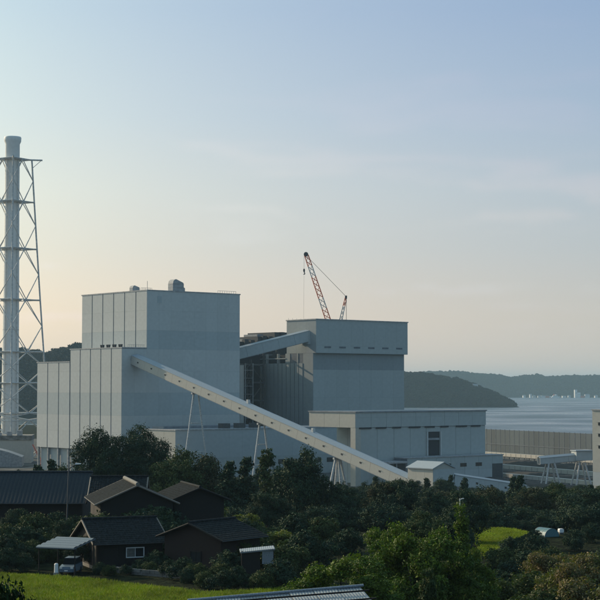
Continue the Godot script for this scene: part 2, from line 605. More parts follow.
func build_far_shore() -> void:
	# each: x, width, height, depth, roof?
	var list := [
		["shore_house", "small white house at the left end of the far shore", 1045.59, 9.0, 14.0, "house"],
		["shore_house", "low pale house second from the left on the far shore", 1061.46, 12.0, 8.0, "house"],
		["shore_warehouse", "long low grey shed on the far shore left of the ferry", 1088.68, 22.0, 7.0, "house"],
		["shore_warehouse", "white flat shed on the slope above the ferry", 1102.29, 20.0, 9.0, "shed"],
		["shore_warehouse", "rusty red shed beside the ferry on the far shore", 1120.43, 16.0, 8.0, "red"],
		["harbour_tower", "tall white tower block on the far shore", 1250.17, 11.0, 36.0, "tower"],
		["shore_warehouse", "pale block attached at the right foot of the white tower", 1263.32, 14.0, 24.0, "shed"],
		["shore_warehouse", "reddish low shed right of the white tower", 1281.47, 16.0, 9.0, "red"],
		["shore_house", "pale long house at the right end of the far shore", 1301.88, 22.0, 13.0, "house"],
		["shore_house", "tiny white house on the far shore below the headland tip", 1016.1, 11.0, 9.0, "house"],
		["shore_warehouse", "pale shed on the far shore just right of the ferry", 1197.55, 18.0, 8.0, "shed"],
		["shore_house", "small white house midway between ferry and white tower", 1220.23, 10.0, 8.0, "house"],
		["shore_house", "small white house at the right border of the far shore", 1342.71, 14.0, 8.0, "house"]]
	for a in list:
		var y := -3.2
		var dd := 7270.0
		var t := thing(a[0], a[1], "building", Vector3(a[2], y, -dd), 12.0, "buildings on the far shore")
		var m: Material = M["white_paint"] if a[5] != "red" else M["red_paint"]
		span(t, "wall", Vector3(-a[3] * 0.5, -1, -6), Vector3(a[3] * 0.5, a[4], 6), m)
		if a[5] == "house":
			add(t, "roof", prism(PackedVector2Array([Vector2(-7, a[4]), Vector2(7, a[4]), Vector2(0, a[4] + 4)]), -a[3] * 0.52, a[3] * 0.52), M["roofing"], Vector3.ZERO, Basis(Vector3.UP, PI / 2))
		else:
			span(t, "roof", Vector3(-a[3] * 0.5 - 0.5, a[4], -6.5), Vector3(a[3] * 0.5 + 0.5, a[4] + 1.2, 6.5), M["steel_grey"])
		for k in 3:
			box(t, "window", Vector3(1.6, 2.2, 0.3), Vector3(a[3] * (k - 1) * 0.3, a[4] * 0.6, 6.1), M["opening"])
	# ferry
	var f := thing("ferry", "white ferry lying off the far shore", "ferry", Vector3(1144.64, -3.0, -7180), 4.0)
	add(f, "hull", prism(PackedVector2Array([Vector2(-17, -1), Vector2(15, -1), Vector2(20, 6), Vector2(-19, 5)]), -5, 5), M["white_paint"])
	add(f, "superstructure", prism(PackedVector2Array([Vector2(-14, 5), Vector2(11, 5), Vector2(8, 11), Vector2(-12, 11)]), -4, 4), M["white_paint"])
	span(f, "bridge", Vector3(-2, 11, -3.5), Vector3(6, 15, 3.5), M["white_paint"])
	span(f, "funnel", Vector3(-9, 11, -1.5), Vector3(-6, 17, 1.5), M["red_paint"])
	span(f, "window", Vector3(-12, 7.2, 4), Vector3(8.6, 8.8, 4.15), M["glass"])
	# house on the headland
	var hh := thing("hillside_house", "white house alone on the wooded headland", "building", Vector3(413.78, 41.0, -3790), 20.0)
	span(hh, "wall", Vector3(-6, -8, -4), Vector3(6, 7, 4), M["white_paint"])
	add(hh, "roof", prism(PackedVector2Array([Vector2(-5, 7), Vector2(5, 7), Vector2(0, 10)]), -6.5, 6.5), M["steel_grey"], Vector3.ZERO, Basis(Vector3.UP, PI / 2))
	span(hh, "window", Vector3(-3, 2, 4), Vector3(3, 4, 4.2), M["opening"])

# ---------------------------------------------------------------- chimney
func build_chimney() -> void:
	var d := 950.0
	var top: float = 190.87
	var t := thing("chimney_stack", "tall pale flue chimney inside a four legged steel lattice tower", "chimney", Vector3(-171.8, 0, -d), 12.0)
	var lathe := begin()
	var prof := [[5.2, 0.0], [5.0, 30.0], [4.75, 90.0], [4.35, 150.0], [4.25, top - 4.4], [5.0, top - 2.8], [5.15, top - 0.6], [4.9, top], [3.9, top], [3.8, top - 6.0]]
	lathe.set_smooth_group(1)
	for k in prof.size() - 1:
		for i in 32:
			var a0 := TAU * i / 32
			var a1 := TAU * (i + 1) / 32
			var p: Array = prof[k]
			var q: Array = prof[k + 1]
			quad(lathe, Vector3(cos(a1) * p[0], p[1], sin(a1) * p[0]), Vector3(cos(a0) * p[0], p[1], sin(a0) * p[0]), Vector3(cos(a0) * q[0], q[1], sin(a0) * q[0]), Vector3(cos(a1) * q[0], q[1], sin(a1) * q[0]))
	add(t, "flue", done(lathe), M["flue_paint"])
	var h: Array = [0.0, 22.0, 26.21, 43.96, 62.34, 93.25, 123.68, 151.81, 177.33]
	var legs := func(y: float, k: int) -> Vector3:
		var r := 25.5 - 14.0 * pow(y / 176.0, 0.8)
		var an := PI / 2 * k
		return Vector3(cos(an) * r, y, sin(an) * r)
	for k in 4:
		for i in h.size() - 1:
			bar(t, "leg", legs.call(h[i], k), legs.call(h[i + 1], k), 0.5, M["tower_steel"])
			var m: float = (h[i] + h[i + 1]) * 0.5
			var a: Vector3 = legs.call(h[i], k)
			var a2: Vector3 = legs.call(h[i], k + 1)
			var b: Vector3 = legs.call(h[i + 1], k)
			var b2: Vector3 = legs.call(h[i + 1], k + 1)
			var lo_mid := (a + a2) * 0.5
			var hi_mid := (b + b2) * 0.5
			# two diamonds: from the middle of each beam to the half height of the legs
			for e in [legs.call(m, k), legs.call(m, k + 1)]:
				bar(t, "brace", lo_mid, e, 0.26, M["tower_steel"])
				bar(t, "brace", hi_mid, e, 0.26, M["tower_steel"])
			bar(t, "beam", b, b2, 0.3, M["tower_steel"])
	for i in range(2, h.size()):
		var ring := CylinderMesh.new()
		ring.top_radius = 6.4
		ring.bottom_radius = 6.0
		ring.height = 0.7
		ring.radial_segments = 24
		ring.rings = 1
		add(t, "platform", ring, M["tower_steel"], Vector3(0, h[i], 0))
		for k in 4:
			var reach := 1.0 if i < h.size() - 1 else 1.55
			var e: Vector3 = legs.call(h[i], k)
			bar(t, "walkway", Vector3(0, h[i], 0) + (e - Vector3(0, h[i], 0)) * 0.42, Vector3(e.x * reach, h[i], e.z * reach), 0.5, M["tower_steel"])
			if i == h.size() - 1:
				bar(t, "brace", Vector3(e.x * 1.5, h[i], e.z * 1.5), legs.call(h[i] - 5.0, k), 0.18, M["tower_steel"])
	for k in 9:
		var band := CylinderMesh.new()
		var rr := 5.25 - 0.95 * minf(1.0, k / 7.0)
		band.top_radius = rr
		band.bottom_radius = rr
		band.height = 0.5
		band.radial_segments = 32
		band.rings = 1
		add(t, "flange", band, M["tower_steel"], Vector3(0, 14.0 + k * 20.5, 0))
	# ladder pipes up the flue
	for s in [-1.0, 1.0]:
		bar(t, "pipe", Vector3(s * 3.6, 8, 4.4), Vector3(s * 3.0, h[8], 3.9), 0.26, M["tower_steel"])
	# low works at its foot
	var w := thing("flue_gas_building", "tan flat building with a jagged parapet at the chimney foot", "building", Vector3(-163, 0, -890), 6.0)
	span(w, "wall", Vector3(-40, 0, -12), Vector3(14.5, 12.5, 12), M["beige_clad_0"])
	span(w, "parapet", Vector3(-40.4, 12.5, -12.4), Vector3(14.9, 15.0, 12.4), M["concrete"])
	for k in 9:
		span(w, "roof_vent", Vector3(-38.0 + k * 5.6, 15.0, 8), Vector3(-35.2 + k * 5.6, 16.6 + (k % 3) * 0.6, 11), M["flashing"])
	var c := thing("arched_shed", "grey arched roof shed in front of the tan building", "building", Vector3(-159, 0, -846), 6.0)
	var arc := PackedVector2Array([Vector2(-22, 0), Vector2(-22, 5)])
	for i in 13:
		var f := i / 12.0
		arc.append(Vector2(lerpf(-22, 13, f), 5.0 + sin(f * PI) * 4.4))
	arc.append_array([Vector2(13, 5), Vector2(13, 0)])
	add(c, "shell", prism(arc, -9, 9), M["steel_grey"])
	span(c, "door", Vector3(-6, 0, 9.0), Vector3(0, 5, 9.2), M["backing"])
	for k in 4:
		span(c, "window", Vector3(-19.0 + k * 3.0, 2.5, 9.0), Vector3(-17.0 + k * 3.0, 4.0, 9.15), M["glass"])
	var r := thing("truck_crane", "small truck crane with a raised red boom beside the boiler house", "crane", Vector3(-130.53, 0, -815), 0.0)
	span(r, "chassis", Vector3(-4, 0.9, -1.2), Vector3(4, 1.6, 1.2), M["steel_dark"])
	span(r, "cab", Vector3(2.2, 1.6, -1.2), Vector3(4, 3.3, 1.2), M["faded_red"])
	span(r, "turntable", Vector3(-2.6, 1.6, -1.1), Vector3(1.2, 3.0, 1.1), M["faded_red"])
	for s in [-2.8, -1.4, 2.8]:
		for z in [-1.0, 1.0]:
			var wh := CylinderMesh.new()
			wh.top_radius = 0.5
			wh.bottom_radius = 0.5
			wh.height = 0.4
			wh.radial_segments = 14
			add(r, "wheel", wh, M["rubber"], Vector3(s, 0.5, z), Basis(Vector3.RIGHT, PI / 2))
	bar(r, "boom", Vector3(0, 2.6, 0), Vector3(-3.2, 8.5, 0), 0.55, M["faded_red"])
	bar(r, "boom", Vector3(-3.0, 8.2, 0), Vector3(-5.2, 12.4, 0), 0.4, M["faded_red"])
	bar(r, "ram", Vector3(-1.6, 2.2, 0), Vector3(-2.4, 6.6, 0), 0.2, M["steel_grey"])

# ---------------------------------------------------------------- boiler houses
func build_boiler_one() -> void:
	var t := plant_thing("boiler_house", "tallest stepped grey boiler house with rounded roof hoods", "building", 0, 0)
	span(t, "wall", Vector3(0.3, 11.5, -45.8), Vector3(70, 59.7, -0.3), M["backing"])
	span(t, "wall", Vector3(0.3, 11.5, -77), Vector3(69.7, 53.7, -45.85), M["backing"])
	span(t, "wall", Vector3(14.4, 53.75, -57.7), Vector3(69.95, 87.2, -0.35), M["backing"])
	span(t, "base_wall", Vector3(1.6, -0.5, -75), Vector3(68, 11.5, -1.6), M["mid_clad_1"])
	for k in 9:
		span(t, "column", Vector3(0.3, -0.5, -76.4 + k * 9.4), Vector3(1.3, 11.45, -75.4 + k * 9.4), M["steel_grey"])
	var low := [[11.5, 20.0, "light_clad"], [20.0, 28.0, "light_clad"], [28.0, 38.7, "blue_clad"], [38.7, 49.0, "light_clad"]]
	# the sunlit long side
	clad(t, Vector3(0.3, 0, -45.6), Vector3.BACK, 45.6, 9.2, low + [[49.0, 59.8, "light_clad"]], 0.75)
	clad(t, Vector3(0.3, 0, -77), Vector3.BACK, 31.2, 10.4, low + [[49.0, 53.8, "light_clad"]], 0.75)
	clad(t, Vector3(14.4, 0, -57.8), Vector3.BACK, 57.8, 9.6, [[59.9, 68.5, "blue_clad"], [68.5, 78.0, "light_clad"], [78.0, 87.3, "light_clad"]], 0.75)
	# the shaded side
	clad(t, Vector3(0.1, 0, -0.3), Vector3.RIGHT, 69.8, 7.0, low + [[49.0, 59.5, "light_clad"]], 0.035, 0.2)
	clad(t, Vector3(14.2, 0, -0.35), Vector3.RIGHT, 55.7, 6.95, [[59.5, 68.5, "blue_clad"], [68.5, 78.0, "light_clad"], [78.0, 87.3, "light_clad"]], 0.035, 0.2)
	clad(t, Vector3(69.9, 0, -0.2), Vector3.FORWARD, 57.0, 9.5, [[11.5, 28.0, "light_clad"], [28.0, 38.7, "blue_clad"], [38.7, 53.6, "light_clad"]], 0.3, 0.1)
	span(t, "roof", Vector3(14.0, 87.2, -58.1), Vector3(70.3, 87.75, 0.0), M["flashing"])
	span(t, "roof", Vector3(-0.1, 59.7, -46.0), Vector3(13.9, 60.2, 0.05), M["flashing"])
	span(t, "roof", Vector3(-0.1, 53.6, -77.3), Vector3(70.0, 54.1, -58.2), M["flashing"])
	span(t, "roof", Vector3(-0.1, 53.6, -58.15), Vector3(13.9, 54.1, -46.1), M["flashing"])
	var hood := PackedVector2Array([Vector2(-3.3, 0), Vector2(-3.3, 3.6), Vector2(-2.9, 4.9), Vector2(-2.0, 5.7), Vector2(-1.2, 5.8), Vector2(2.9, 4.2), Vector2(3.2, 3.6), Vector2(3.2, 2.0), Vector2(3.9, 1.6), Vector2(3.9, 0)])
	add(t, "roof_hood", prism(hood, -3.4, 0.6), M["flashing"], Vector3(33, 87.7, -1.6))
	add(t, "roof_hood", prism(hood, -3.4, 0.6), M["flashing"], Vector3(19.4, 87.7, -17.5), Basis.from_scale(Vector3(0.62, 0.52, 0.7)))
	for k in 8:
		bar(t, "handrail_post", Vector3(14.6 + k * 0.9, 87.7, -6.0), Vector3(14.6 + k * 0.9, 89.0, -6.0), 0.07, M["steel_grey"])
	bar(t, "handrail", Vector3(14.6, 88.9, -6), Vector3(20.9, 88.9, -6), 0.07, M["steel_grey"])
	bar(t, "mast", Vector3(17.6, 87.7, -5), Vector3(17.6, 92.2, -5), 0.1, M["steel_grey"])
	for k in 9:
		bar(t, "handrail_post", Vector3(57.0 + k * 1.4, 87.7, -1.2), Vector3(57.0 + k * 1.4, 89.0, -1.2), 0.07, M["steel_grey"])
	bar(t, "handrail", Vector3(57, 88.9, -1.2), Vector3(68.2, 88.9, -1.2), 0.07, M["steel_grey"])
	for k in 4:
		var c := CylinderMesh.new()
		c.top_radius = 0.7
		c.bottom_radius = 0.5
		c.height = 1.4
		c.radial_segments = 10
		for z in [0.0, 1.5]:
			add(t, "roof_vent", c, M["steel_dark"], Vector3(1.6, 60.9, -3.0 - k * 5.2 - z))
	for k in 10:
		bar(t, "handrail_post", Vector3(4.0 + k, 60.2, -1), Vector3(4.0 + k, 61.5, -1), 0.06, M["steel_grey"])
	bar(t, "handrail", Vector3(4, 61.4, -1), Vector3(13.6, 61.4, -1), 0.06, M["steel_grey"])
	span(t, "sign_plate", Vector3(20.0, 81.6, -0.1), Vector3(22.6, 84.8, -0.05), M["blue_clad_0"])

func build_boiler_two() -> void:
	var t := plant_thing("boiler_house", "second boiler house with an overhanging top below the crane", "building", 117.6, 0)
	span(t, "wall", Vector3(0.3, -0.5, -49), Vector3(65, 54, -0.3), M["backing"])
	span(t, "wall", Vector3(0.3, 54, -20), Vector3(64.9, 59, -0.35), M["backing"])
	span(t, "wall", Vector3(0.6, 59, -21.8), Vector3(65.6, 76.2, 1.9), M["backing"])
	# ribbed side towards the first boiler house, its shade put into the cladding colour
	clad(t, Vector3(0.3, 0, -49), Vector3.BACK, 41.0, 3.42, [[0.0, 14.0, "slate_shade_clad"], [14.0, 36.0, "slate_shade_clad"], [36.0, 53.9, "slate_shade_clad"]], 0.55, 0.4)
	clad(t, Vector3(0.3, 0, -8), Vector3.BACK, 8.0, 8.0, [[0.0, 14.0, "slate_shade_clad"], [14.0, 36.0, "slate_shade_clad"], [36.0, 50.5, "slate_shade_clad"], [50.5, 59.0, "slate_shade_clad"]], 0.06, 0.2)
	clad(t, Vector3(0.6, 0, -21.8), Vector3.BACK, 23.7, 7.9, [[59.05, 68.0, "slate_shade_clad"], [68.0, 76.4, "slate_shade_clad"]], 0.05, 0.2)
	# open strip below the upper gallery, with a few light posts
	for z in [-47.5, -39.0, -29.5, -22.5, -13.0]:
		span(t, "post", Vector3(0.1, 54.0, z), Vector3(1.4, 59, z + (3.8 if z > -24.0 and z < -20.0 else 0.9)), M["slate_shade_clad_2"])
	span(t, "lintel", Vector3(-0.1, 56.2, -49), Vector3(0.35, 56.7, -22.0), M["slate_shade_clad_2"])
	span(t, "rear_wall", Vector3(2.5, 54, -48), Vector3(64, 58.5, -20.05), M["opening"])  # near-black colour paints the shade inside the open strip
	clad(t, Vector3(0.1, 0, -0.3), Vector3.RIGHT, 64.9, 8.1, [[0.0, 14.0, "mid_clad"], [14.0, 36.0, "mid_clad"], [36.0, 50.5, "mid_clad"], [50.5, 59.0, "slate_shade_clad"]], 0.05, 0.2)
	clad(t, Vector3(0.4, 0, 1.9), Vector3.RIGHT, 65.2, 8.15, [[59.05, 62.8, "mid_clad"], [62.8, 76.4, "mid_clad"]], 0.05, 0.2)
	for k in 6:
		span(t, "louvre", Vector3(6.0 + k * 10.2, 61.7, 2.1), Vector3(10.5 + k * 10.2, 62.6, 2.22), M["backing"])
	span(t, "roof", Vector3(0.1, 76.2, -22.2), Vector3(66.0, 76.75, 2.4), M["flashing"])
	for k in 24:
		bar(t, "handrail_post", Vector3(1.0 + k * 2.8, 76.7, -21), Vector3(1.0 + k * 2.8, 77.8, -21), 0.06, M["steel_grey"])
	# steelwork of the unit being built between the two houses
	var f := plant_thing("steel_frame", "dark open steelwork rising between the two boiler houses", "steel frame", 78, 36)
	for i in 9:
		for k in 4:
			var top := 56.0 if i < 4 else 60.0 + i * 0.9
			bar(f, "column", Vector3(i * 9.0, -0.5, -k * 14.0), Vector3(i * 9.0, top, -k * 14.0), 0.6, M["steel_dark"])
	for l in 7:
		var y := 6.0 + l * 9.4
		for k in 4:
			bar(f, "beam", Vector3(0 if l < 6 else 18, y, -k * 14.0), Vector3(36, y, -k * 14.0), 0.5, M["steel_dark"])
		for i in 5:
			if l < 6 or i > 1:
				bar(f, "beam", Vector3(i * 9.0, y, 0), Vector3(i * 9.0, y, -42), 0.45, M["steel_dark"])
		if l < 6:
			span(f, "deck", Vector3(2, y + 0.5, -41), Vector3(34, y + 0.9, -1), M["steel_dark"])
	for k in 4:
		bar(f, "brace", Vector3(k * 9.0, 34.2, 0), Vector3(k * 9.0 + 9.0, 43.6, 0), 0.35, M["steel_dark"])
		bar(f, "brace", Vector3(k * 9.0 + 9.0, 43.6, 0), Vector3(k * 9.0, 53.0, 0), 0.35, M["steel_dark"])
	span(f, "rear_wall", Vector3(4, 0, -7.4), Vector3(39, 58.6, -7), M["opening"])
	span(f, "machinery", Vector3(24, 50.0, -40), Vector3(46, 66.0, -18), M["steel_dark"])  # left end extended to cast shade on the second boiler house
	span(f, "machinery", Vector3(46.2, 56.0, -40), Vector3(57, 69.0, -18), M["steel_dark"])
	span(f, "machinery", Vector3(57.2, 56.0, -41), Vector3(76, 71.6, -17), M["steel_dark"])
	span(f, "hopper", Vector3(39, 65.2, -34), Vector3(44.5, 67.6, -22), M["steel_grey"])
	span(f, "hopper", Vector3(49, 69.2, -34), Vector3(53, 70.4, -22), M["steel_grey"])
	for k in 9:
		span(f, "duct", Vector3(36.0 + k * 4.2, 64.0 + k * 0.8, -19.0), Vector3(38.6 + k * 4.2, 67.2 + k * 0.75 - (k % 3) * 1.0, -16.4), M["steel_dark"])
	for k in 4:
		bar(f, "pipe", Vector3(28, 57.5 + k * 2.2, -20.0 - k), Vector3(60, 59.0 + k * 2.6, -17.6), 0.55, M["steel_grey"])
	span(f, "walkway", Vector3(16, 63.6, -22), Vector3(46, 64.4, -17.5), M["steel_dark"])
	for k in 8:
		bar(f, "handrail_post", Vector3(17.0 + k * 4.0, 64.4, -17.7), Vector3(17.0 + k * 4.0, 65.7, -17.7), 0.1, M["steel_dark"])
	bar(f, "handrail", Vector3(16, 65.7, -17.7), Vector3(46, 65.7, -17.7), 0.1, M["steel_dark"])
	# stair tower in the gap
	var s := plant_thing("stair_tower", "narrow dark louvred stair tower in the gap beside ribbed wall", "stair tower", 100, 34)
	for x in [0.0, 5.0]:
		for z in [0.0, -5.0]:
			bar(s, "post", Vector3(x, -0.5, z), Vector3(x, 54, z), 0.35, M["steel_grey"])
	for k in 12:
		span(s, "landing", Vector3(-0.2, 4.0 + k * 4.2, -5.1), Vector3(5.2, 4.3 + k * 4.2, 0.2), M["steel_grey"])
		bar(s, "flight", Vector3(0.3 if k % 2 else 4.7, 4.2 + k * 4.2, -0.4), Vector3(4.7 if k % 2 else 0.3, 8.2 + k * 4.2, -0.4), 0.25, M["steel_dark"])
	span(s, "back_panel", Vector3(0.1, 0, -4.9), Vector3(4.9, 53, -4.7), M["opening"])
	clad(s, Vector3(-9.2, 0, -1), Vector3.RIGHT, 9.0, 3.0, [[0.0, 20.0, "mid_clad"], [20.0, 53.0, "light_clad"]], 0.3, 0.3)

# ---------------------------------------------------------------- halls
func build_halls() -> void:
	var l := plant_thing("annex_building", "long low blue grey hall under the sloping conveyor", "building", 2.3, -40)
	span(l, "wall", Vector3(0.25, -0.5, -26.75), Vector3(106.5, 21.8, -0.25), M["backing"])
	clad(l, Vector3(0.25, 0, -26.9), Vector3.BACK, 26.8, 8.9, [[0.0, 8.0, "beige_clad"], [8.0, 21.9, "beige_clad"]], 0.12, 0.2)
	clad(l, Vector3(0.1, 0, -0.25), Vector3.RIGHT, 106.4, 7.6, [[0.0, 9.0, "mid_clad"], [9.0, 21.9, "blue_clad"]], 0.035, 0.2)
	span(l, "roof", Vector3(-0.2, 21.8, -27.2), Vector3(106.6, 22.3, 0.2), M["flashing"])
	span(l, "plinth", Vector3(4, 22.3, -24), Vector3(60, 23.4, -15), M["roofing"])
	for k in 7:
		span(l, "window", Vector3(52.0 + k * 7.6, 5.2, -0.02), Vector3(56.0 + k * 7.6, 7.4, 0.05), M["glass"])
	for k in 3:
		span(l, "roof_unit", Vector3(30.0 + k * 9, 22.3, -8), Vector3(34.0 + k * 9, 24.6, -4), M["steel_dark"])

	var t := plant_thing("turbine_hall", "broad flat hall with a tall dark doorway and a pale overhanging end", "building", 30, -130)
	span(t, "wall", Vector3(16, -0.5, -30), Vector3(78.7, 24.4, -0.6), M["backing"])
	span(t, "upper_wall", Vector3(0.3, 24.4, -30), Vector3(78.75, 30.7, -0.3), M["backing"])
	clad(t, Vector3(0.3, 0, -30), Vector3.BACK, 29.8, 9.9, [[24.4, 30.8, "beige_clad"]], 0.1, 0.2)
	span(t, "corner_column", Vector3(0.1, -0.5, -3.2), Vector3(3.0, 24.35, -0.1), M["beige_clad_1"])
	span(t, "front_wall", Vector3(3.0, -0.5, -1.0), Vector3(16, 24.35, -0.56), M["backing"])
	clad(t, Vector3(16, 0, -29.9), Vector3.BACK, 29.3, 7.3, [[0.0, 24.3, "blue_clad"]], 0.12, 0.2)
	var face := [[0.0, 11.6, "mid_clad"], [11.6, 24.2, "mid_clad"]]
	clad(t, Vector3(3.05, 0, -0.55), Vector3.RIGHT, 38.5, 9.6, face, 0.16, 0.25)
	clad(t, Vector3(50.4, 0, -0.55), Vector3.RIGHT, 28.2, 9.4, face, 0.16, 0.25)
	clad(t, Vector3(41.6, 0, -0.55), Vector3.RIGHT, 8.8, 8.8, [[22.0, 24.2, "mid_clad"], [0.0, 11.6, "mid_clad"]], 0.1, 0.25)
	clad(t, Vector3(0.1, 0, -0.3), Vector3.RIGHT, 78.7, 8.75, [[24.4, 28.6, "mid_clad"], [28.6, 30.8, "mid_clad"]], 0.12, 0.3)
	span(t, "doorway", Vector3(42.2, 11.7, -0.5), Vector3(49.8, 21.9, -0.42), M["opening"])
	for x in [41.6, 49.8]:
		span(t, "door_frame", Vector3(x, 11.65, -0.5), Vector3(x + 0.6, 22.0, 0.35), M["light_clad_1"])
	span(t, "hoist", Vector3(42.4, 18.4, -0.4), Vector3(49.5, 19.3, 0.1), M["steel_grey"])
	for k in 8:
		span(t, "louvre", Vector3(2.0 + k * 9.6, 23.8, 0.02), Vector3(9.0 + k * 9.6 - (k % 3), 24.5, 0.12), M["opening"])
	span(t, "roof", Vector3(-0.2, 30.7, -30.3), Vector3(79.2, 31.2, 0.4), M["roofing"])
	span(t, "front_annex", Vector3(22, -0.5, 0.2), Vector3(81, 11.2, 8), M["backing"])
	clad(t, Vector3(22, 0, 8), Vector3.RIGHT, 52.0, 8.67, [[0.0, 5.5, "blue_clad"], [5.5, 11.2, "mid_clad"]], 0.14, 0.15)
	clad(t, Vector3(74, 0, 8), Vector3.RIGHT, 7.0, 7.0, [[7.6, 11.2, "mid_clad"]], 0.14, 0.15)
	span(t, "roller_door", Vector3(74.2, 0, 8), Vector3(80.6, 7.5, 8.1), M["steel_dark"])
	span(t, "annex_roof", Vector3(21.7, 11.2, 0.3), Vector3(81.3, 11.6, 8.4), M["flashing"])
	span(t, "canopy", Vector3(10, 9.4, 0.2), Vector3(21.6, 10.2, 9), M["flashing"])
	for x in [10.5, 15.5, 21.0]:
		bar(t, "canopy_post", Vector3(x, -0.5, 8.5), Vector3(x, 9.4, 8.5), 0.25, M["steel_grey"])
	for k in 5:
		span(t, "window", Vector3(25.0 + k * 9.6, 6.8, 8.15), Vector3(29.0 + k * 9.6, 8.4, 8.2), M["glass"])

	# transfer house at the foot of the long conveyor
	var h := plant_thing("transfer_house", "small pale gabled house at the foot of the conveyor", "building", 4, -202)
	add(h, "wall", prism(PackedVector2Array([Vector2(0, -0.5), Vector2(11, -0.5), Vector2(11, 10.9), Vector2(5.5, 13.0), Vector2(0, 10.9)]), -13.5, 0), M["gallery_side"])
	clad(h, Vector3(0, 0, -13.5), Vector3.BACK, 13.5, 4.5, [[0.0, 5.4, "beige_clad"], [5.4, 10.7, "beige_clad"]], 0.05, 0.06)
	for s in [[-0.6, 10.75, 5.5, 13.1], [5.5, 13.1, 11.6, 10.75]]:
		add(h, "roof_slope", prism(PackedVector2Array([Vector2(s[0], s[1]), Vector2(s[2], s[3]), Vector2(s[2], s[3] + 0.35), Vector2(s[0], s[1] + 0.35)]), -14.0, 0.5), M["gallery_roof"])
	span(h, "gable_face", Vector3(0.02, -0.4, 0.0), Vector3(10.98, 10.7, 0.08), M["blue_clad_1"])
	for x in [2.6, 7.6]:
		span(h, "window", Vector3(x, 4.6, 0.08), Vector3(x + 1.3, 6.4, 0.2), M["glass"])
	span(h, "window", Vector3(-0.16, 5.4, -8.6), Vector3(-0.08, 6.3, -7.0), M["glass"])

	# tower at the right edge of the view
	var r := plant_thing("transfer_tower", "tall beige tower with small hooded windows at the right edge", "building", 74.69, -219.32)
	span(r, "wall", Vector3(0.2, -0.5, 0), Vector3(16, 32.2, 21.8), M["backing"])
	clad(r, Vector3(0.2, 0, 0), Vector3.BACK, 22.0, 5.5, [[0.0, 2.9, "beige_clad"], [2.9, 8.2, "blue_clad"], [8.2, 20.0, "beige_clad"], [20.0, 32.3, "beige_clad"]], 0.035, 0.2)
	clad(r, Vector3(0.1, 0, 21.8), Vector3.RIGHT, 15.8, 5.3, [[0.0, 2.9, "beige_clad"], [2.9, 8.2, "blue_clad"], [8.2, 20.0, "beige_clad"], [20.0, 32.3, "beige_clad"]], 0.035, 0.2)
	span(r, "roof", Vector3(-0.3, 32.2, -0.3), Vector3(16.2, 32.7, 22.3), M["flashing"])
	for y in [17.4, 22.0, 26.4]:
		for z in [3.0, 10.0, 17.0]:
			span(r, "window", Vector3(-0.16, y, z), Vector3(-0.03, y + 1.1, z + 1.3), M["glass"])
			span(r, "window_hood", Vector3(-0.9, y + 1.2, z - 0.3), Vector3(-0.03, y + 1.35, z + 1.6), M["steel_grey"])

# ---------------------------------------------------------------- conveyors
func gallery(t: Node3D, a: Vector3, b: Vector3, w: float, h: float, bay: float, side: Material, roofm: Material, windows := true) -> Node3D:
	# a closed belt gallery from a to b, in the thing's own frame
	var g := Node3D.new()
	g.name = "gallery"
	t.add_child(g, true)
	var z := (b - a).normalized()
	var x := Vector3.UP.cross(z).normalized()
	g.transform = Transform3D(Basis(x, z.cross(x), z), a)
	var n := int(round(a.distance_to(b) / bay))
	var s := a.distance_to(b) / n
	span(g, "floor", Vector3(-w * 0.5, -h * 0.5 - 0.25, 0), Vector3(w * 0.5, -h * 0.5, s * n), M["steel_grey"])
	for k in n:
		for e in [-1.0, 1.0]:
			span(g, "side_panel", Vector3(e * w * 0.5 - 0.1, -h * 0.5, k * s + 0.04), Vector3(e * w * 0.5 + 0.1, h * 0.5, k * s + s - 0.04), side)
			if windows:
				span(g, "window", Vector3(e * (w * 0.5 + 0.1) - 0.05, -0.25, (k + 0.5) * s - 0.55), Vector3(e * (w * 0.5 + 0.1) + 0.05, 0.5, (k + 0.5) * s + 0.55), M["opening"])
				span(g, "window_hood", Vector3(e * (w * 0.5 + 0.1) - 0.3, 0.55, (k + 0.5) * s - 0.7), Vector3(e * (w * 0.5 + 0.1) + 0.3, 0.65, (k + 0.5) * s + 0.7), side)
	for e in [-1.0, 1.0]:
		var o := w * 0.5 + 0.25
		add(g, "roof_slope", prism(PackedVector2Array([Vector2(0, h * 0.5 + 0.75), Vector2(e * o, h * 0.5 + 0.02), Vector2(e * o, h * 0.5 + 0.2), Vector2(0, h * 0.5 + 0.95)]), 0, s * n), roofm)
	return g

func trestle(t: Node3D, top: Vector3, half: float, mid: bool, m: Material) -> void:
	var p := Node3D.new()
	p.name = "trestle"
	t.add_child(p, true)
	span(p, "bearer", top + Vector3(-2.4, -0.8, -0.5), top + Vector3(2.4, 0, 0.5), m)
	for s in [-1.0, 1.0]:
		bar(p, "leg", top + Vector3(s * 1.3, -0.8, 0), Vector3(top.x + s * half, -0.5, top.z), 0.5 if mid else 0.4, m)
	if mid:
		for s in [-1.0, 1.0]:
			bar(p, "leg", top + Vector3(0, -0.8, s * 0.4), Vector3(top.x, -0.5, top.z + s * 2.0), 0.45, m)
	else:
		for f in [0.35, 0.68]:
			bar(p, "tie", top.lerp(Vector3(top.x - half, 0, top.z), f), top.lerp(Vector3(top.x + half, 0, top.z), f), 0.2, m)

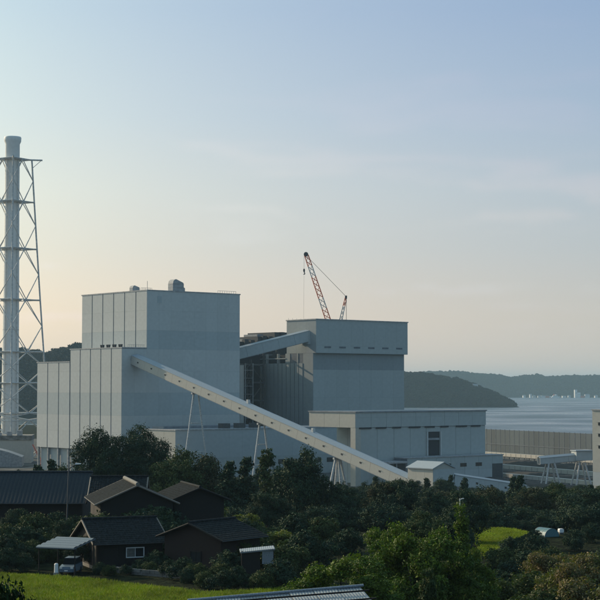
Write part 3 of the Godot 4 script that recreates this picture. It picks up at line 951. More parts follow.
func build_conveyors() -> void:
	var t := plant_thing("coal_conveyor", "long cream enclosed conveyor sloping down from the tall boiler house", "conveyor", 8, 0)
	gallery(t, Vector3(0, 54.2, 0.2), Vector3(0, 4.3, 188.3), 5.8, 3.9, 11.4, M["gallery_side"], M["gallery_roof"])
	trestle(t, Vector3(0, 39.0, 47.7), 7.5, false, M["steel_white"])
	trestle(t, Vector3(0, 26.2, 95), 5.5, false, M["steel_white"])
	trestle(t, Vector3(0, 13.2, 144), 5.0, true, M["steel_white"])
	for s in [85.0, 128.0]:
		span(t, "roof_vent", Vector3(-0.6, 54.2 - s * 0.2654 + 2.4, s), Vector3(0.6, 54.2 - s * 0.2654 + 4.4, s + 1.2), M["steel_white"])

	var u := plant_thing("coal_conveyor", "blue grey overhead gallery entering the second boiler house", "conveyor", 72, 25)
	var g := gallery(u, Vector3(0, 55.2, 0), Vector3(47.5, 68.0, 19.5), 5.0, 5.2, 9.0, M["blue_clad_1"], M["gallery_roof"], false)
	span(u, "end_box", Vector3(45.5, 63.6, 15.5), Vector3(50.0, 70.2, 22.5), M["blue_clad_0"])

	var v := plant_thing("coal_conveyor", "low covered conveyor running down right from the transfer house", "conveyor", 15.2, -200)
	gallery(v, Vector3(0, 6.2, 0), Vector3(40, 0.6, 0), 4.2, 4.0, 8.0, M["blue_clad_1"], M["gallery_roof"])
	span(v, "pit_wall", Vector3(34, -0.5, -3.2), Vector3(44, 2.2, 3.2), M["concrete"])

	var w := thing("coal_conveyor", "raised blue grey conveyor on white trestles before the coal yard", "conveyor", Vector3(99.15, 0, -655), 14.0)
	gallery(w, Vector3(-2, 11.2, 0), Vector3(23, 13.0, 0), 3.0, 2.2, 6.2, M["blue_clad_2"], M["gallery_roof"], false)
	span(w, "drive_house", Vector3(13.5, 11.4, -2.6), Vector3(20.5, 15.2, 2.6), M["blue_clad_0"])
	span(w, "drive_house_roof", Vector3(13.1, 15.2, -3.0), Vector3(20.9, 15.6, 3.0), M["gallery_roof"])
	for x in [3.2, 16.6]:
		for s in [-1.0, 1.0]:
			for z in [-1.8, 1.8]:
				bar(w, "leg", Vector3(x + s * 1.2, 10.4, z * 0.7), Vector3(x + s * 3.6, -0.3, z * 1.6), 0.4, M["steel_white"])
		bar(w, "tie", Vector3(x - 3.3, 0.8, 1.9), Vector3(x + 3.3, 0.8, 1.9), 0.3, M["steel_grey"])

# ---------------------------------------------------------------- coal yard
func along_fence(s: float, off: float) -> Vector3:
	# s runs towards the viewer along the wind fence, off away from the sea
	return Vector3(109.0 + 0.416 * s - 0.909 * off, 0, -937.0 + 0.909 * s + 0.416 * off)

func build_yard() -> void:
	var turn := rad_to_deg(atan2(0.416, 0.909))   # local +z runs along the fence
	var f := thing("wind_fence", "high pale panel wind fence along the shore", "fence", along_fence(-60, 0), turn)
	for k in 46:
		var l: Array = M["fence_panel"]
		span(f, "panel", Vector3(-0.1, 0.4, k * 5.0 + 0.25), Vector3(0.1, 8.6, k * 5.0 + 4.75), l[rng.randi() % l.size()])
		span(f, "panel", Vector3(-0.1, 8.8, k * 5.0 + 0.25), Vector3(0.1, 17.0, k * 5.0 + 4.75), l[rng.randi() % l.size()])
		box(f, "post", Vector3(0.3, 17.3, 0.3), Vector3(-0.05, 8.6, k * 5.0), M["backing"])
		bar(f, "stay", Vector3(0.2, 13, k * 5.0), Vector3(6.0, -0.1, k * 5.0), 0.15, M["steel_grey"])
	for y in [0.2, 8.7]:
		span(f, "rail", Vector3(-0.3, y - 0.15, 0), Vector3(0.15, y + 0.15, 230), M["backing"])
	var piles := [[36.0, 26.0, 3.8, "low black coal heap along the foot of the wind fence"], [84.0, 20.0, 2.6, "long black coal heap between the two pale yard belts"], [124.0, 30.0, 2.2, "nearest flat black coal heap in the yard"]]
	for p in piles:
		var n := FastNoiseLite.new()
		n.seed = int(p[0])
		n.frequency = 0.06
		var hh: float = p[2]
		var half: float = p[1] * 0.5
		var fn := func(x: float, z: float) -> float:
			var e := minf(smoothstep(0.0, 12.0, 200.0 - absf(z)), clampf((half - absf(x)) / (half * 0.65), 0.0, 1.0))
			return -0.3 + (hh + 0.3) * e * (0.85 + 0.3 * n.get_noise_2d(x, z) + 0.12 * n.get_noise_2d(x * 4.0, z * 4.0))
		var o := add(self, "coal_heap", field(steps(-half, half, 1.6), steps(-200, 200, 2.5), fn), M["coal"], along_fence(120, p[0]), Basis(Vector3.UP, deg_to_rad(turn)))
		tag(o, p[3], "coal heap", "coal heaps in the yard")
	var belts := [[68.0, 1.4, 3.4, "farther pale belt conveyor crossing the coal yard"], [103.0, 0.9, 2.6, "nearer low pale belt conveyor crossing the coal yard"], [20.0, 3.6, 5.4, "farthest pale belt conveyor at the foot of the wind fence"], [146.0, 0.8, 2.2, "nearest pale belt conveyor in the coal yard"]]
	for b in belts:
		var t := thing("yard_conveyor", b[3], "conveyor", along_fence(-40, b[0]), turn, "belts in the coal yard")
		for k in 68:
			span(t, "cover", Vector3(-1.2, b[1], k * 5.0 + 0.2), Vector3(1.2, b[2], k * 5.0 + 4.8), M["gallery_side"])
			for x in [-0.9, 0.9]:
				box(t, "post", Vector3(0.25, b[1] + 0.4, 0.25), Vector3(x, b[1] * 0.5 - 0.2, k * 5.0), M["steel_grey"])
		span(t, "frame", Vector3(-1.0, b[1] - 0.25, 0), Vector3(1.0, b[1], 340), M["steel_dark"])
	# low white vans by the tower
	for k in 2:
		var v := thing("parked_van", ["white van parked left, at the foot of the beige tower", "white van parked right, closest to the beige tower"][k], "van", Vector3(102.78 + k * 4.6, 0.05 + gh(102.78 + k * 4.6, -575.0), -575), 8.0, "vans by the beige tower")
		add(v, "body", prism(PackedVector2Array([Vector2(-2.1, 0.4), Vector2(2.1, 0.4), Vector2(2.15, 1.2), Vector2(1.5, 1.35), Vector2(1.1, 2.0), Vector2(-2.05, 2.05)]), -0.85, 0.85), M["white_paint"])
		span(v, "window", Vector3(-1.8, 1.35, 0.85), Vector3(0.9, 1.85, 0.87), M["glass"])
		for x in [-1.3, 1.3]:
			for z in [-0.75, 0.75]:
				var wh := CylinderMesh.new()
				wh.top_radius = 0.34
				wh.bottom_radius = 0.34
				wh.height = 0.2
				wh.radial_segments = 14
				add(v, "wheel", wh, M["rubber"], Vector3(x, 0.34, z), Basis(Vector3.RIGHT, PI / 2))

# ---------------------------------------------------------------- crane
func lattice(parent: Node3D, called: String, a: Vector3, b: Vector3, w0: float, w1: float, n: int, mats: Array) -> void:
	var g := Node3D.new()
	g.name = called
	parent.add_child(g, true)
	var up := (b - a).normalized()
	var s := up.cross(Vector3(0, 0, 1)).normalized()
	var q := s.cross(up).normalized()
	var at := func(k: float, i: int) -> Vector3:
		var f := k / n
		var w := lerpf(w0, w1, f) * 0.5
		var e: Vector3 = [s + q, s - q, -s - q, -s + q][i % 4]
		return a.lerp(b, f) + e * w
	for k in n:
		var m: Material = mats[int(float(k) / n * mats.size())]
		for i in 4:
			bar(g, "chord", at.call(k, i), at.call(k + 1, i), 0.24, m)
			bar(g, "lacing", at.call(k, i), at.call(k + 1.0, i + 1) if k % 2 else at.call(k + 1.0, i + 1), 0.13, m)
			bar(g, "lacing", at.call(k, i + 1), at.call(k + 1.0, i), 0.13, m)

func build_crane() -> void:
	var d := 920.0
	var foot := Vector3(21.22, 0, -d)
	var t := thing("crawler_crane", "red and white lattice boom crane behind the second boiler house", "crane", foot, 0.0)
	var red: Material = M["red_paint"]
	var white: Material = M["steel_white"]
	for s in [-1.0, 1.0]:
		add(t, "crawler", prism(PackedVector2Array([Vector2(-5, 0.6), Vector2(-4.4, 0), Vector2(4.4, 0), Vector2(5, 0.6), Vector2(5, 1.0), Vector2(4.4, 1.6), Vector2(-4.4, 1.6), Vector2(-5, 1.0)]), s * 3.2 - 0.6, s * 3.2 + 0.6), M["steel_dark"])
	span(t, "carbody", Vector3(-2.5, 0.8, -2.7), Vector3(2.5, 2.2, 2.7), M["steel_dark"])
	span(t, "machinery_house", Vector3(-3, 2.3, -2), Vector3(7, 4.8, 2), red)
	span(t, "cab", Vector3(-4.2, 2.5, 1.0), Vector3(-2.4, 5.0, 2.4), white)
	span(t, "counterweight", Vector3(7.1, 2.2, -2.4), Vector3(8.6, 5.2, 2.4), M["steel_dark"])
	var pivot := Vector3(-3.099999999999998, 74.32, 0)
	lattice(t, "main_boom", Vector3(-1, 3.5, 0), pivot, 2.6, 2.6, 22, [red, white, red, white, red])
	var tip := Vector3(-17.47, 117.3, 0)
	lattice(t, "jib", pivot, tip, 2.9, 2.2, 14, [red, red, white, red, red, white, red])
	var mast := Vector3(5.27, 93.33, 0)
	lattice(t, "mast", pivot + Vector3(3.5, -2, 0), mast, 2.0, 0.8, 8, [red, white, red])
	for z in [-0.6, 0.6]:
		bar(t, "stay", mast + Vector3(0, 0.3, z), tip + Vector3(0.4, -0.6, z), 0.07, M["steel_dark"])
		bar(t, "stay", mast + Vector3(0.2, 0, z), Vector3(pivot.x + 8.5, pivot.y - 8, z), 0.12, M["steel_dark"])
	bar(t, "stay", Vector3(pivot.x + 8.5, pivot.y - 8, 0), Vector3(6.5, 4.8, 0), 0.12, M["steel_dark"])
	var sh := CylinderMesh.new()
	sh.top_radius = 1.3
	sh.bottom_radius = 1.3
	sh.height = 1.5
	sh.radial_segments = 16
	add(t, "boom_head", sh, M["steel_dark"], tip + Vector3(-0.3, 0.7, 0), Basis(Vector3.RIGHT, PI / 2))
	span(t, "sheave_block", mast + Vector3(-0.6, -0.9, -0.7), mast + Vector3(0.6, 0.8, 0.7), M["steel_dark"])
	var hook: float = 108.34
	var hx := tip.x - 1.4
	bar(t, "hoist_rope", Vector3(hx, tip.y + 0.4, 0.2), Vector3(hx, hook + 1.4, 0.2), 0.07, M["steel_dark"])
	add(t, "hook_block", prism(PackedVector2Array([Vector2(-0.5, 1.6), Vector2(0.5, 1.6), Vector2(0.75, 0.2), Vector2(0.5, -1.0), Vector2(0.95, -1.6), Vector2(0.7, -2.5), Vector2(-0.1, -2.8), Vector2(-0.8, -2.3), Vector2(-0.3, -2.2), Vector2(0.2, -1.9), Vector2(-0.2, -1.1), Vector2(-0.75, 0.2)]), -0.45, 0.45), M["steel_dark"], Vector3(hx, hook, 0.2), Basis.from_scale(Vector3(0.75, 0.8, 0.75)))
	bar(t, "tag_line", Vector3(hx, hook - 2.6, 0.2), Vector3(hx - 1.0, 1.0, 0.2), 0.04, M["steel_dark"])

# ---------------------------------------------------------------- village
var sheets := {}

# a ribbed roof sheet: x across, z down the slope, ribs every `pitch`, courses as small steps
func ribbed(w: float, l: float, pitch: float, amp: float, course: float) -> ArrayMesh:
	var key := "%.2f %.2f %.2f %.2f %.2f" % [w, l, pitch, amp, course]
	if sheets.has(key):
		return sheets[key]
	var st := SurfaceTool.new()
	st.begin(Mesh.PRIMITIVE_TRIANGLES)
	st.set_smooth_group(-1)
	var nx := int(w / pitch) * 4
	var nz := maxi(1, int(round(l / course)))
	for k in nz:
		var z0 := l * k / nz
		var z1 := l * (k + 1) / nz
		for i in nx:
			var x0 := -w * 0.5 + w * i / nx
			var x1 := -w * 0.5 + w * (i + 1) / nx
			var h0: float = amp * [0.0, 0.7, 1.0, 0.7][i % 4]
			var h1: float = amp * [0.0, 0.7, 1.0, 0.7][(i + 1) % 4]
			var lift := 0.035 if nz > 1 else 0.0
			quad(st, Vector3(x0, h0, z0), Vector3(x1, h1, z0), Vector3(x1, h1 + lift, z1), Vector3(x0, h0 + lift, z1))
			if lift > 0.0:
				quad(st, Vector3(x0, h0 + lift, z1), Vector3(x1, h1 + lift, z1), Vector3(x1, h1 - 0.03, z1), Vector3(x0, h0 - 0.03, z1))
	var t := 0.12
	var a := Vector3(-w * 0.5, -t, 0)
	var b := Vector3(w * 0.5, -t, 0)
	var c := Vector3(w * 0.5, -t, l)
	var d := Vector3(-w * 0.5, -t, l)
	var u := Vector3(0, t, 0)
	quad(st, d, c, b, a)
	quad(st, a, b, b + u, a + u)
	quad(st, b, c, c + u, b + u)
	quad(st, c, d, d + u, c + u)
	quad(st, d, a, a + u, d + u)
	sheets[key] = done(st)
	return sheets[key]

func casement(t: Node3D, at: Vector3, w: float, h: float, b := Basis.IDENTITY, frame := "plaster", pane := "glass") -> void:
	var g := Node3D.new()
	g.name = "window"
	t.add_child(g, true)
	g.transform = Transform3D(b, at)
	span(g, "pane", Vector3(-w * 0.5, -h * 0.5, -0.02), Vector3(w * 0.5, h * 0.5, 0.02), M[pane])
	for s in [-1.0, 1.0]:
		span(g, "frame", Vector3(s * w * 0.5 - 0.05, -h * 0.5, 0.0), Vector3(s * w * 0.5 + 0.05, h * 0.5, 0.08), M[frame])
		span(g, "frame", Vector3(-w * 0.5 - 0.05, s * h * 0.5 - 0.05, 0.0), Vector3(w * 0.5 + 0.05, s * h * 0.5 + 0.05, 0.09), M[frame])
	span(g, "frame", Vector3(-0.03, -h * 0.5, 0.0), Vector3(0.03, h * 0.5, 0.07), M[frame])

# a gabled house: ridge along local x
func house(called: String, label: String, x: float, d: float, turn: float, l: float, w: float, eave: float, ridge: float, roofm: String, wallm: String, pitch := 0.3, verge := "verge") -> Node3D:
	var base := gh(x, -d)
	var t := thing(called, label, "house", Vector3(x, base, -d), turn, "houses of the village")
	var e := eave - base
	var r := ridge - base
	var hw := w * 0.5
	add(t, "wall", prism(PackedVector2Array([Vector2(-hw, -0.6), Vector2(hw, -0.6), Vector2(hw, e), Vector2(0, r - 0.08), Vector2(-hw, e)]), -l * 0.5, l * 0.5), M[wallm], Vector3.ZERO, Basis(Vector3.UP, PI / 2))
	span(t, "footing", Vector3(-l * 0.5 - 0.06, -0.6, -hw - 0.06), Vector3(l * 0.5 + 0.06, 0.35, hw + 0.06), M["concrete"])
	var run := Vector2(hw, r - e)
	var sl := run.length() * (hw + 0.7) / hw
	var ang := atan2(r - e, hw)
	for s in 2:
		var b := Basis(Vector3.UP, PI * s) * Basis(Vector3.RIGHT, ang)
		add(t, "roof_slope", ribbed(l + 1.2, sl, pitch, 0.035, 0.45 if pitch < 0.4 else 20.0), M[roofm], Vector3(0, r + 0.06, 0), b)
		for k in [-1.0, 1.0]:
			bar(t, "verge_board", Vector3(k * (l * 0.5 + 0.55), r + 0.02, 0), Vector3(k * (l * 0.5 + 0.55), 0, 0) + Vector3(0, r - sin(ang) * sl, 0) + Vector3(0, 0, cos(ang) * sl * (1.0 if s == 0 else -1.0)), 0.11, M[verge])
		bar(t, "gutter", Vector3(-l * 0.5 - 0.6, r - sin(ang) * sl, cos(ang) * sl * (1.0 if s == 0 else -1.0)), Vector3(l * 0.5 + 0.6, r - sin(ang) * sl, cos(ang) * sl * (1.0 if s == 0 else -1.0)), 0.06, M["steel_dark"])
	bar(t, "ridge_cap", Vector3(-l * 0.5 - 0.6, r + 0.14, 0), Vector3(l * 0.5 + 0.6, r + 0.14, 0), 0.17, M[roofm])
	return t

func build_village() -> void:
	# barn with a long ribbed roof
	var b := house("barn", "long barn with a blue grey ribbed roof behind the lamp pole", -38.620000000000005, 215, 0, 20.6, 11.2, 26.419999999999998, 29.650000000000002, "tile_metal", "timber", 0.5, "timber")
	for k in 5:
		casement(b, Vector3(-8.0 + k * 4.0, 1.9, 5.62), 1.6, 1.4, Basis.IDENTITY, "timber")
	span(b, "door", Vector3(8.4, 0.3, 5.6), Vector3(9.8, 2.4, 5.68), M["plaster"])
	# old house behind, with a wing whose gable faces right
	var m := house("farmhouse", "tiled house right behind the barn with a low rear ridge", -23.25, 207, 2, 6.2, 7.0, 27.6, 29.49, "tile", "timber")
	casement(m, Vector3(0, 2.2, 3.52), 1.6, 1.2)
	var g := house("farmhouse", "tiled house with a pale sunlit ridge and gable facing right", -20.2, 192, -77.5, 12.6, 8.4, 27.91, 29.729999999999997, "tile", "timber")
	casement(g, Vector3(6.32, 3.2, 1.4), 1.6, 1.2, Basis(Vector3.UP, PI / 2))
	casement(g, Vector3(6.32, 3.2, -1.8), 1.4, 1.2, Basis(Vector3.UP, PI / 2))
	bar(g, "ridge_tile", Vector3(-6.8, 29.83 - g.position.y + 0.1, 0), Vector3(7.0, 29.83 - g.position.y + 0.1, 0), 0.24, M["plaster"])
	# small house by the yellow green bush
	var s := house("cottage", "small tiled cottage half hidden by the yellow green bush", -13.2, 194, -73.7, 9.4, 6.0, 28.05, 29.25, "tile", "timber", 0.3, "timber")
	casement(s, Vector3(-1.2, 2.6, -3.02), 0.9, 1.4, Basis(Vector3.UP, PI), "white_paint", "plaster")
	casement(s, Vector3(4.72, 2.6, 0.8), 0.9, 1.6, Basis(Vector3.UP, PI / 2), "white_paint", "plaster")
	# front house with the white window
	var f := house("farmhouse", "front tiled house with a white framed window above the field", -19.52, 174, 22, 7.2, 8.4, 24.96, 26.84, "tile", "timber")
	casement(f, Vector3(0.55, 1.75, 4.22), 1.9, 1.0, Basis.IDENTITY, "white_paint", "glass")
	span(f, "shutter", Vector3(-0.38, 1.28, 4.26), Vector3(0.52, 2.22, 4.3), M["plaster"])
	span(f, "door", Vector3(2.3, 0.2, 4.2), Vector3(3.4, 2.2, 4.27), M["red_timber"])
	span(f, "door", Vector3(-3.0, 0.2, 4.2), Vector3(-1.6, 2.2, 4.27), M["timber"])
	for k in 9:
		span(f, "board", Vector3(-3.7 + k * 0.82, 0.36, 4.2), Vector3(-3.68 + k * 0.82 + 0.06, 2.6, 4.24), M["timber"])
	# right house with reddish walls
	var r := house("farmhouse", "reddish walled house with a tiled gable roof left of the small shed", -9.22, 169, 52, 6.2, 7.8, 25.69, 27.01, "tile", "red_timber", 0.3, "timber")
	casement(r, Vector3(-1.2, 1.7, 3.92), 1.0, 1.1, Basis.IDENTITY, "timber")
	casement(r, Vector3(-3.12, 1.7, 0.5), 1.4, 1.1, Basis(Vector3.UP, -PI / 2), "timber")
	# lean-to shed with a pale sheet wall
	var l := thing("garden_shed", "small lean-to shed with a pale ribbed sheet wall", "shed", on_ground(-4.21, 158), 4.0)
	var lt: float = 25.28 - l.position.y
	add(l, "roof", ribbed(3.4, 2.4, 0.2, 0.03, 20.0), M["zinc"], Vector3(0, lt, -1.2), Basis(Vector3.BACK, 0.09) * Basis(Vector3.RIGHT, 0.03))
	span(l, "wall", Vector3(-1.5, -0.2, -1.0), Vector3(0.25, lt - 0.25, 1.0), M["timber"])
	add(l, "sheet_wall", ribbed(1.1, 1.25, 0.16, 0.02, 20.0), M["zinc"], Vector3(1.0, lt - 0.15, 1.05), Basis(Vector3.RIGHT, PI / 2))
	for x in [-1.5, 1.55]:
		for z in [-0.95, 1.0]:
			bar(l, "post", Vector3(x, -0.3, z), Vector3(x, lt - 0.12, z), 0.06, M["timber"])
	# carport and car
	var c := thing("carport", "open carport with a light striped sheet roof", "carport", on_ground(-24.07, 166), -22.0)
	var ch: float = 25.05 - c.position.y
	var cb := Basis(Vector3.RIGHT, 0.14)
	add(c, "roof_sheet", ribbed(4.6, 4.4, 0.9, 0.1, 20.0), M["carport_sheet"], Vector3(-2.25, ch + 0.05, 0), cb * Basis(Vector3.UP, PI / 2))
	for x in [-2.1, 2.1]:
		for z in [-1.9, 1.9]:
			bar(c, "post", Vector3(x, -0.3, z), Vector3(x, ch - z * 0.13 - 0.1, z), 0.06, M["timber"])
	for z in [-1.9, 1.9]:
		bar(c, "beam", Vector3(-2.3, ch - z * 0.14 - 0.14, z), Vector3(2.3, ch - z * 0.14 - 0.14, z), 0.07, M["steel_dark"])
	car("parked_car", "small blue grey car parked under the carport", Vector3(-23.66, c.position.y + 0.05, -166.6), -8.0)
	var dr := thing("water_drum", "white plastic drum standing left of the parked car", "drum", on_ground(-24.64, 163), 0.0)
	var dm := CylinderMesh.new()
	dm.top_radius = 0.2
	dm.bottom_radius = 0.22
	dm.height = 0.8
	dm.radial_segments = 18
	add(dr, "body", dm, M["white_paint"], Vector3(0, 0.9, 0))
	var dl := CylinderMesh.new()
	dl.top_radius = 0.12
	dl.bottom_radius = 0.21
	dl.height = 0.12
	add(dr, "lid", dl, M["white_paint"], Vector3(0, 1.36, 0))
	span(dr, "stand", Vector3(-0.25, -0.2, -0.25), Vector3(0.25, 0.5, 0.25), M["concrete"])
	# poles
	var p := thing("street_lamp", "concrete pole with an arm lamp in front of the barn", "lamp pole", on_ground(-28.39, 196))
	var ph: float = 31.26 - p.position.y
	bar(p, "pole", Vector3(-0.1, -0.3, 0), Vector3(0.2, ph, 0), 0.09, M["pole_grey"])
	bar(p, "arm", Vector3(0.2, ph - 0.1, 0), Vector3(1.1, ph + 0.5, 0), 0.06, M["pole_grey"])
	add(p, "lamp_head", prism(PackedVector2Array([Vector2(-0.35, -0.1), Vector2(0.35, -0.04), Vector2(0.4, 0.06), Vector2(-0.3, 0.12)]), -0.14, 0.14), M["white_paint"], Vector3(1.3, ph + 0.5, 0))
	span(p, "junction_box", Vector3(-0.2, ph * 0.2, -0.3), Vector3(0.2, ph * 0.2 + 0.6, -0.1), M["pole_grey"])
	var q := thing("street_lamp", "thin white lamp post rising behind the pointed green tree", "lamp pole", on_ground(14.91, 150))
	var qh: float = 30.71 - q.position.y
	bar(q, "pole", Vector3(0, -0.3, 0), Vector3(0, qh, 0), 0.045, M["white_paint"])
	bar(q, "arm", Vector3(0, qh - 0.12, 0), Vector3(0.2, qh - 0.04, 0), 0.03, M["white_paint"])
	add(q, "lamp_head", prism(PackedVector2Array([Vector2(-0.2, 0), Vector2(0.2, 0.04), Vector2(0.16, 0.14), Vector2(-0.16, 0.1)]), -0.1, 0.1), M["lamp_lens"], Vector3(0.25, qh - 0.06, 0), Basis.from_scale(Vector3(0.7, 0.7, 0.7)))
	# tunnel cover, tank
	var tn := thing("tunnel_cover", "low teal plastic tunnel at the edge of the right field", "plastic tunnel", on_ground(31.91, 209), 28.0)
	tn.scale = Vector3.ONE * 0.72
	var arc := PackedVector2Array()
	for i in 15:
		var a := PI * i / 14.0
		arc.append(Vector2(cos(a) * 1.6, sin(a) * 1.55))
	add(tn, "sheet", prism(arc, -1.8, 1.8), M["tarp"])
	for k in 4:
		var st := begin()
		for i in 14:
			var a0 := PI * i / 14.0
			var a1 := PI * (i + 1) / 14.0
			var z := -1.75 + k * 1.15
			quad(st, Vector3(cos(a1) * 1.64, sin(a1) * 1.59, z), Vector3(cos(a0) * 1.64, sin(a0) * 1.59, z), Vector3(cos(a0) * 1.64, sin(a0) * 1.59, z + 0.1), Vector3(cos(a1) * 1.64, sin(a1) * 1.59, z + 0.1))
		add(tn, "hoop", done(st), M["steel_grey"])
	var tk := thing("water_tank", "small white tank right of the teal plastic tunnel", "tank", on_ground(34.34, 212), 15.0)
	tk.scale = Vector3.ONE * 0.5
	add(tk, "body", prism(PackedVector2Array([Vector2(-0.5, 0.5), Vector2(0.5, 0.5), Vector2(0.62, 0.7), Vector2(0.62, 1.3), Vector2(0.45, 1.5), Vector2(-0.45, 1.5), Vector2(-0.62, 1.3), Vector2(-0.62, 0.7)]), -0.6, 0.6), M["white_paint"])
	span(tk, "stand", Vector3(-0.55, -0.3, -0.5), Vector3(0.55, 0.5, 0.5), M["steel_dark"])
	# sheet roofed hut at the bottom of the picture
	var hut := thing("sheet_roof_hut", "hut with a light grey sheet roof at the bottom edge", "hut", on_ground(-0.57, 62), 12.0)
	hut.rotation.z = 0.045
	var ht: float = 33.14 - hut.position.y
	span(hut, "wall", Vector3(-3.2, -0.6, -0.2), Vector3(3.0, ht - 0.55, 3.4), M["timber"])
	for k in 7:
		add(hut, "roof_sheet", ribbed(0.94, 4.2, 0.117, 0.02, 20.0), M["zinc"], Vector3(-2.9 + k * 0.96, ht - 0.09 + (0.012 if k % 2 else 0.0) - (0.05 if k < 4 else 0.0), -0.6), Basis(Vector3.RIGHT, 0.16))
	bar(hut, "ridge_cap", Vector3(-3.5, ht - 0.1, -0.6), Vector3(3.45, ht - 0.02, -0.6), 0.06, M["zinc"])
	for k in 3:
		bar(hut, "batten", Vector3(-3.45, ht - 0.14 - k * 0.17, 0.3 + k * 1.05), Vector3(3.45, ht - 0.1 - k * 0.17, 0.3 + k * 1.05), 0.035, M["timber"])
	# garden wall below the houses
	var wl := thing("garden_wall", "low dark stone wall along the upper edge of the rice field", "wall", on_ground(-15.24, 164), -36.0)
	for k in 22:
		for j in 2:
			box(wl, "stone", Vector3(0.62, 0.34, 0.4), Vector3(-7.0 + k * 0.65 + (0.3 if j else 0.0), 0.1 + j * 0.36, rng.randf_range(-0.04, 0.04)), M["concrete"], Basis(Vector3.UP, rng.randf_range(-0.06, 0.06)))

func car(called: String, label: String, at: Vector3, turn: float) -> void:
	# nose towards local +z
	var t := thing(called, label, "car", at, turn)
	var side := Basis(Vector3.UP, -PI / 2)
	add(t, "body", prism(PackedVector2Array([Vector2(-1.7, 0.25), Vector2(1.7, 0.25), Vector2(1.75, 0.55), Vector2(1.62, 0.8), Vector2(0.85, 0.95), Vector2(-1.65, 0.98), Vector2(-1.75, 0.6)]), -0.74, 0.74), M["car_paint"], Vector3.ZERO, side)
	add(t, "cabin", prism(PackedVector2Array([Vector2(0.85, 0.94), Vector2(0.2, 1.5), Vector2(-1.3, 1.55), Vector2(-1.68, 0.95)]), -0.64, 0.64), M["glass"], Vector3.ZERO, side)
	add(t, "roof", prism(PackedVector2Array([Vector2(0.2, 1.5), Vector2(-1.32, 1.55), Vector2(-1.3, 1.6), Vector2(0.16, 1.56)]), -0.62, 0.62), M["car_paint"], Vector3.ZERO, side)
	for s in [-1.0, 1.0]:
		span(t, "headlight", Vector3(s * 0.58 - 0.14, 0.6, 1.66), Vector3(s * 0.58 + 0.14, 0.8, 1.76), M["lamp_lens"])
		for z in [-1.1, 1.1]:
			var wh := CylinderMesh.new()
			wh.top_radius = 0.29
			wh.bottom_radius = 0.29
			wh.height = 0.18
			wh.radial_segments = 16
			add(t, "wheel", wh, M["rubber"], Vector3(s * 0.68, 0.29, z), Basis(Vector3.BACK, PI / 2))
	span(t, "bumper", Vector3(-0.72, 0.28, 1.7), Vector3(0.72, 0.48, 1.82), M["car_paint"])
	span(t, "number_plate", Vector3(-0.18, 0.36, 1.83), Vector3(0.18, 0.48, 1.84), M["white_paint"])

# ---------------------------------------------------------------- trees and fields
func rice(called: String, label: String, poly: PackedVector2Array, spacing: float, seed_: int) -> void:
	var r := RandomNumberGenerator.new()
	r.seed = seed_
	var v := PackedVector3Array()
	var n := PackedVector3Array()
	var c := PackedColorArray()
	for k in 11:
		var an := r.randf() * TAU
		var out := Vector3(cos(an), 0, sin(an))
		var side := Vector3(-sin(an), 0, cos(an)) * 0.022
		var h := r.randf_range(0.42, 0.68)
		var a := out * 0.03
		var b := out * 0.12 + Vector3(0, h * 0.7, 0)
		var e := out * r.randf_range(0.22, 0.4) + Vector3(0, h * r.randf_range(0.85, 1.1), 0)
		var f := 0.75 + 0.5 * r.randf()
		for t in [[a - side, a + side, b + side], [a - side, b + side, b - side], [b - side, b + side, e]]:
			var nn: Vector3 = (t[2] - t[0]).cross(t[1] - t[0]).normalized()
			var ref := (out * 0.35 + Vector3.UP).normalized()
			if nn.dot(ref) < 0.0:
				t.reverse()
				nn = -nn
			for p in t:
				v.append(p)
				n.append(nn.lerp(ref, 0.5).normalized())
				c.append(Color(0.21 * f, 0.245 * f, 0.014 * f))
	var arr := []
	arr.resize(Mesh.ARRAY_MAX)
	arr[Mesh.ARRAY_VERTEX] = v
	arr[Mesh.ARRAY_NORMAL] = n
	arr[Mesh.ARRAY_COLOR] = c
	var am := ArrayMesh.new()
	am.add_surface_from_arrays(Mesh.PRIMITIVE_TRIANGLES, arr)
	var spots: Array[Transform3D] = []
	var cols := PackedColorArray()
	var box2 := Rect2(poly[0], Vector2.ZERO)
	for q in poly:
		box2 = box2.expand(q)
	var x := box2.position.x
	while x < box2.end.x:
		var y := box2.position.y
		while y < box2.end.y:
			var q := Vector2(x + r.randf_range(-0.07, 0.07), y + r.randf_range(-0.07, 0.07))
			if Geometry2D.is_point_in_polygon(q, poly):
				var s := r.randf_range(0.85, 1.2) * (1.0 + 0.14 * bump.get_noise_2d(q.x * 6.0, q.y * 6.0))
				spots.append(Transform3D(Basis(Vector3.UP, r.randf() * TAU).scaled(Vector3(s, s, s)), Vector3(q.x, gh(q.x, -q.y), -q.y)))
				var f := 1.0 + 0.45 * bump.get_noise_2d(q.x * 5.0, q.y * 2.5 + 50.0) + 0.2 * bump.get_noise_2d(q.x * 22.0, q.y * 9.0)
				cols.append(Color(f * r.randf_range(0.85, 1.15), f, f))
			y += spacing
		x += spacing
	var mm := MultiMesh.new()
	mm.transform_format = MultiMesh.TRANSFORM_3D
	mm.use_colors = true
	mm.mesh = am
	mm.instance_count = spots.size()
	for i in spots.size():
		mm.set_instance_transform(i, spots[i])
		mm.set_instance_color(i, cols[i])
	var o := MultiMeshInstance3D.new()
	o.name = numbered(called)
	o.multimesh = mm
	o.material_override = M["rice_leaf"]
	add_child(o)
	tag(o, label, "crop", "", "stuff")

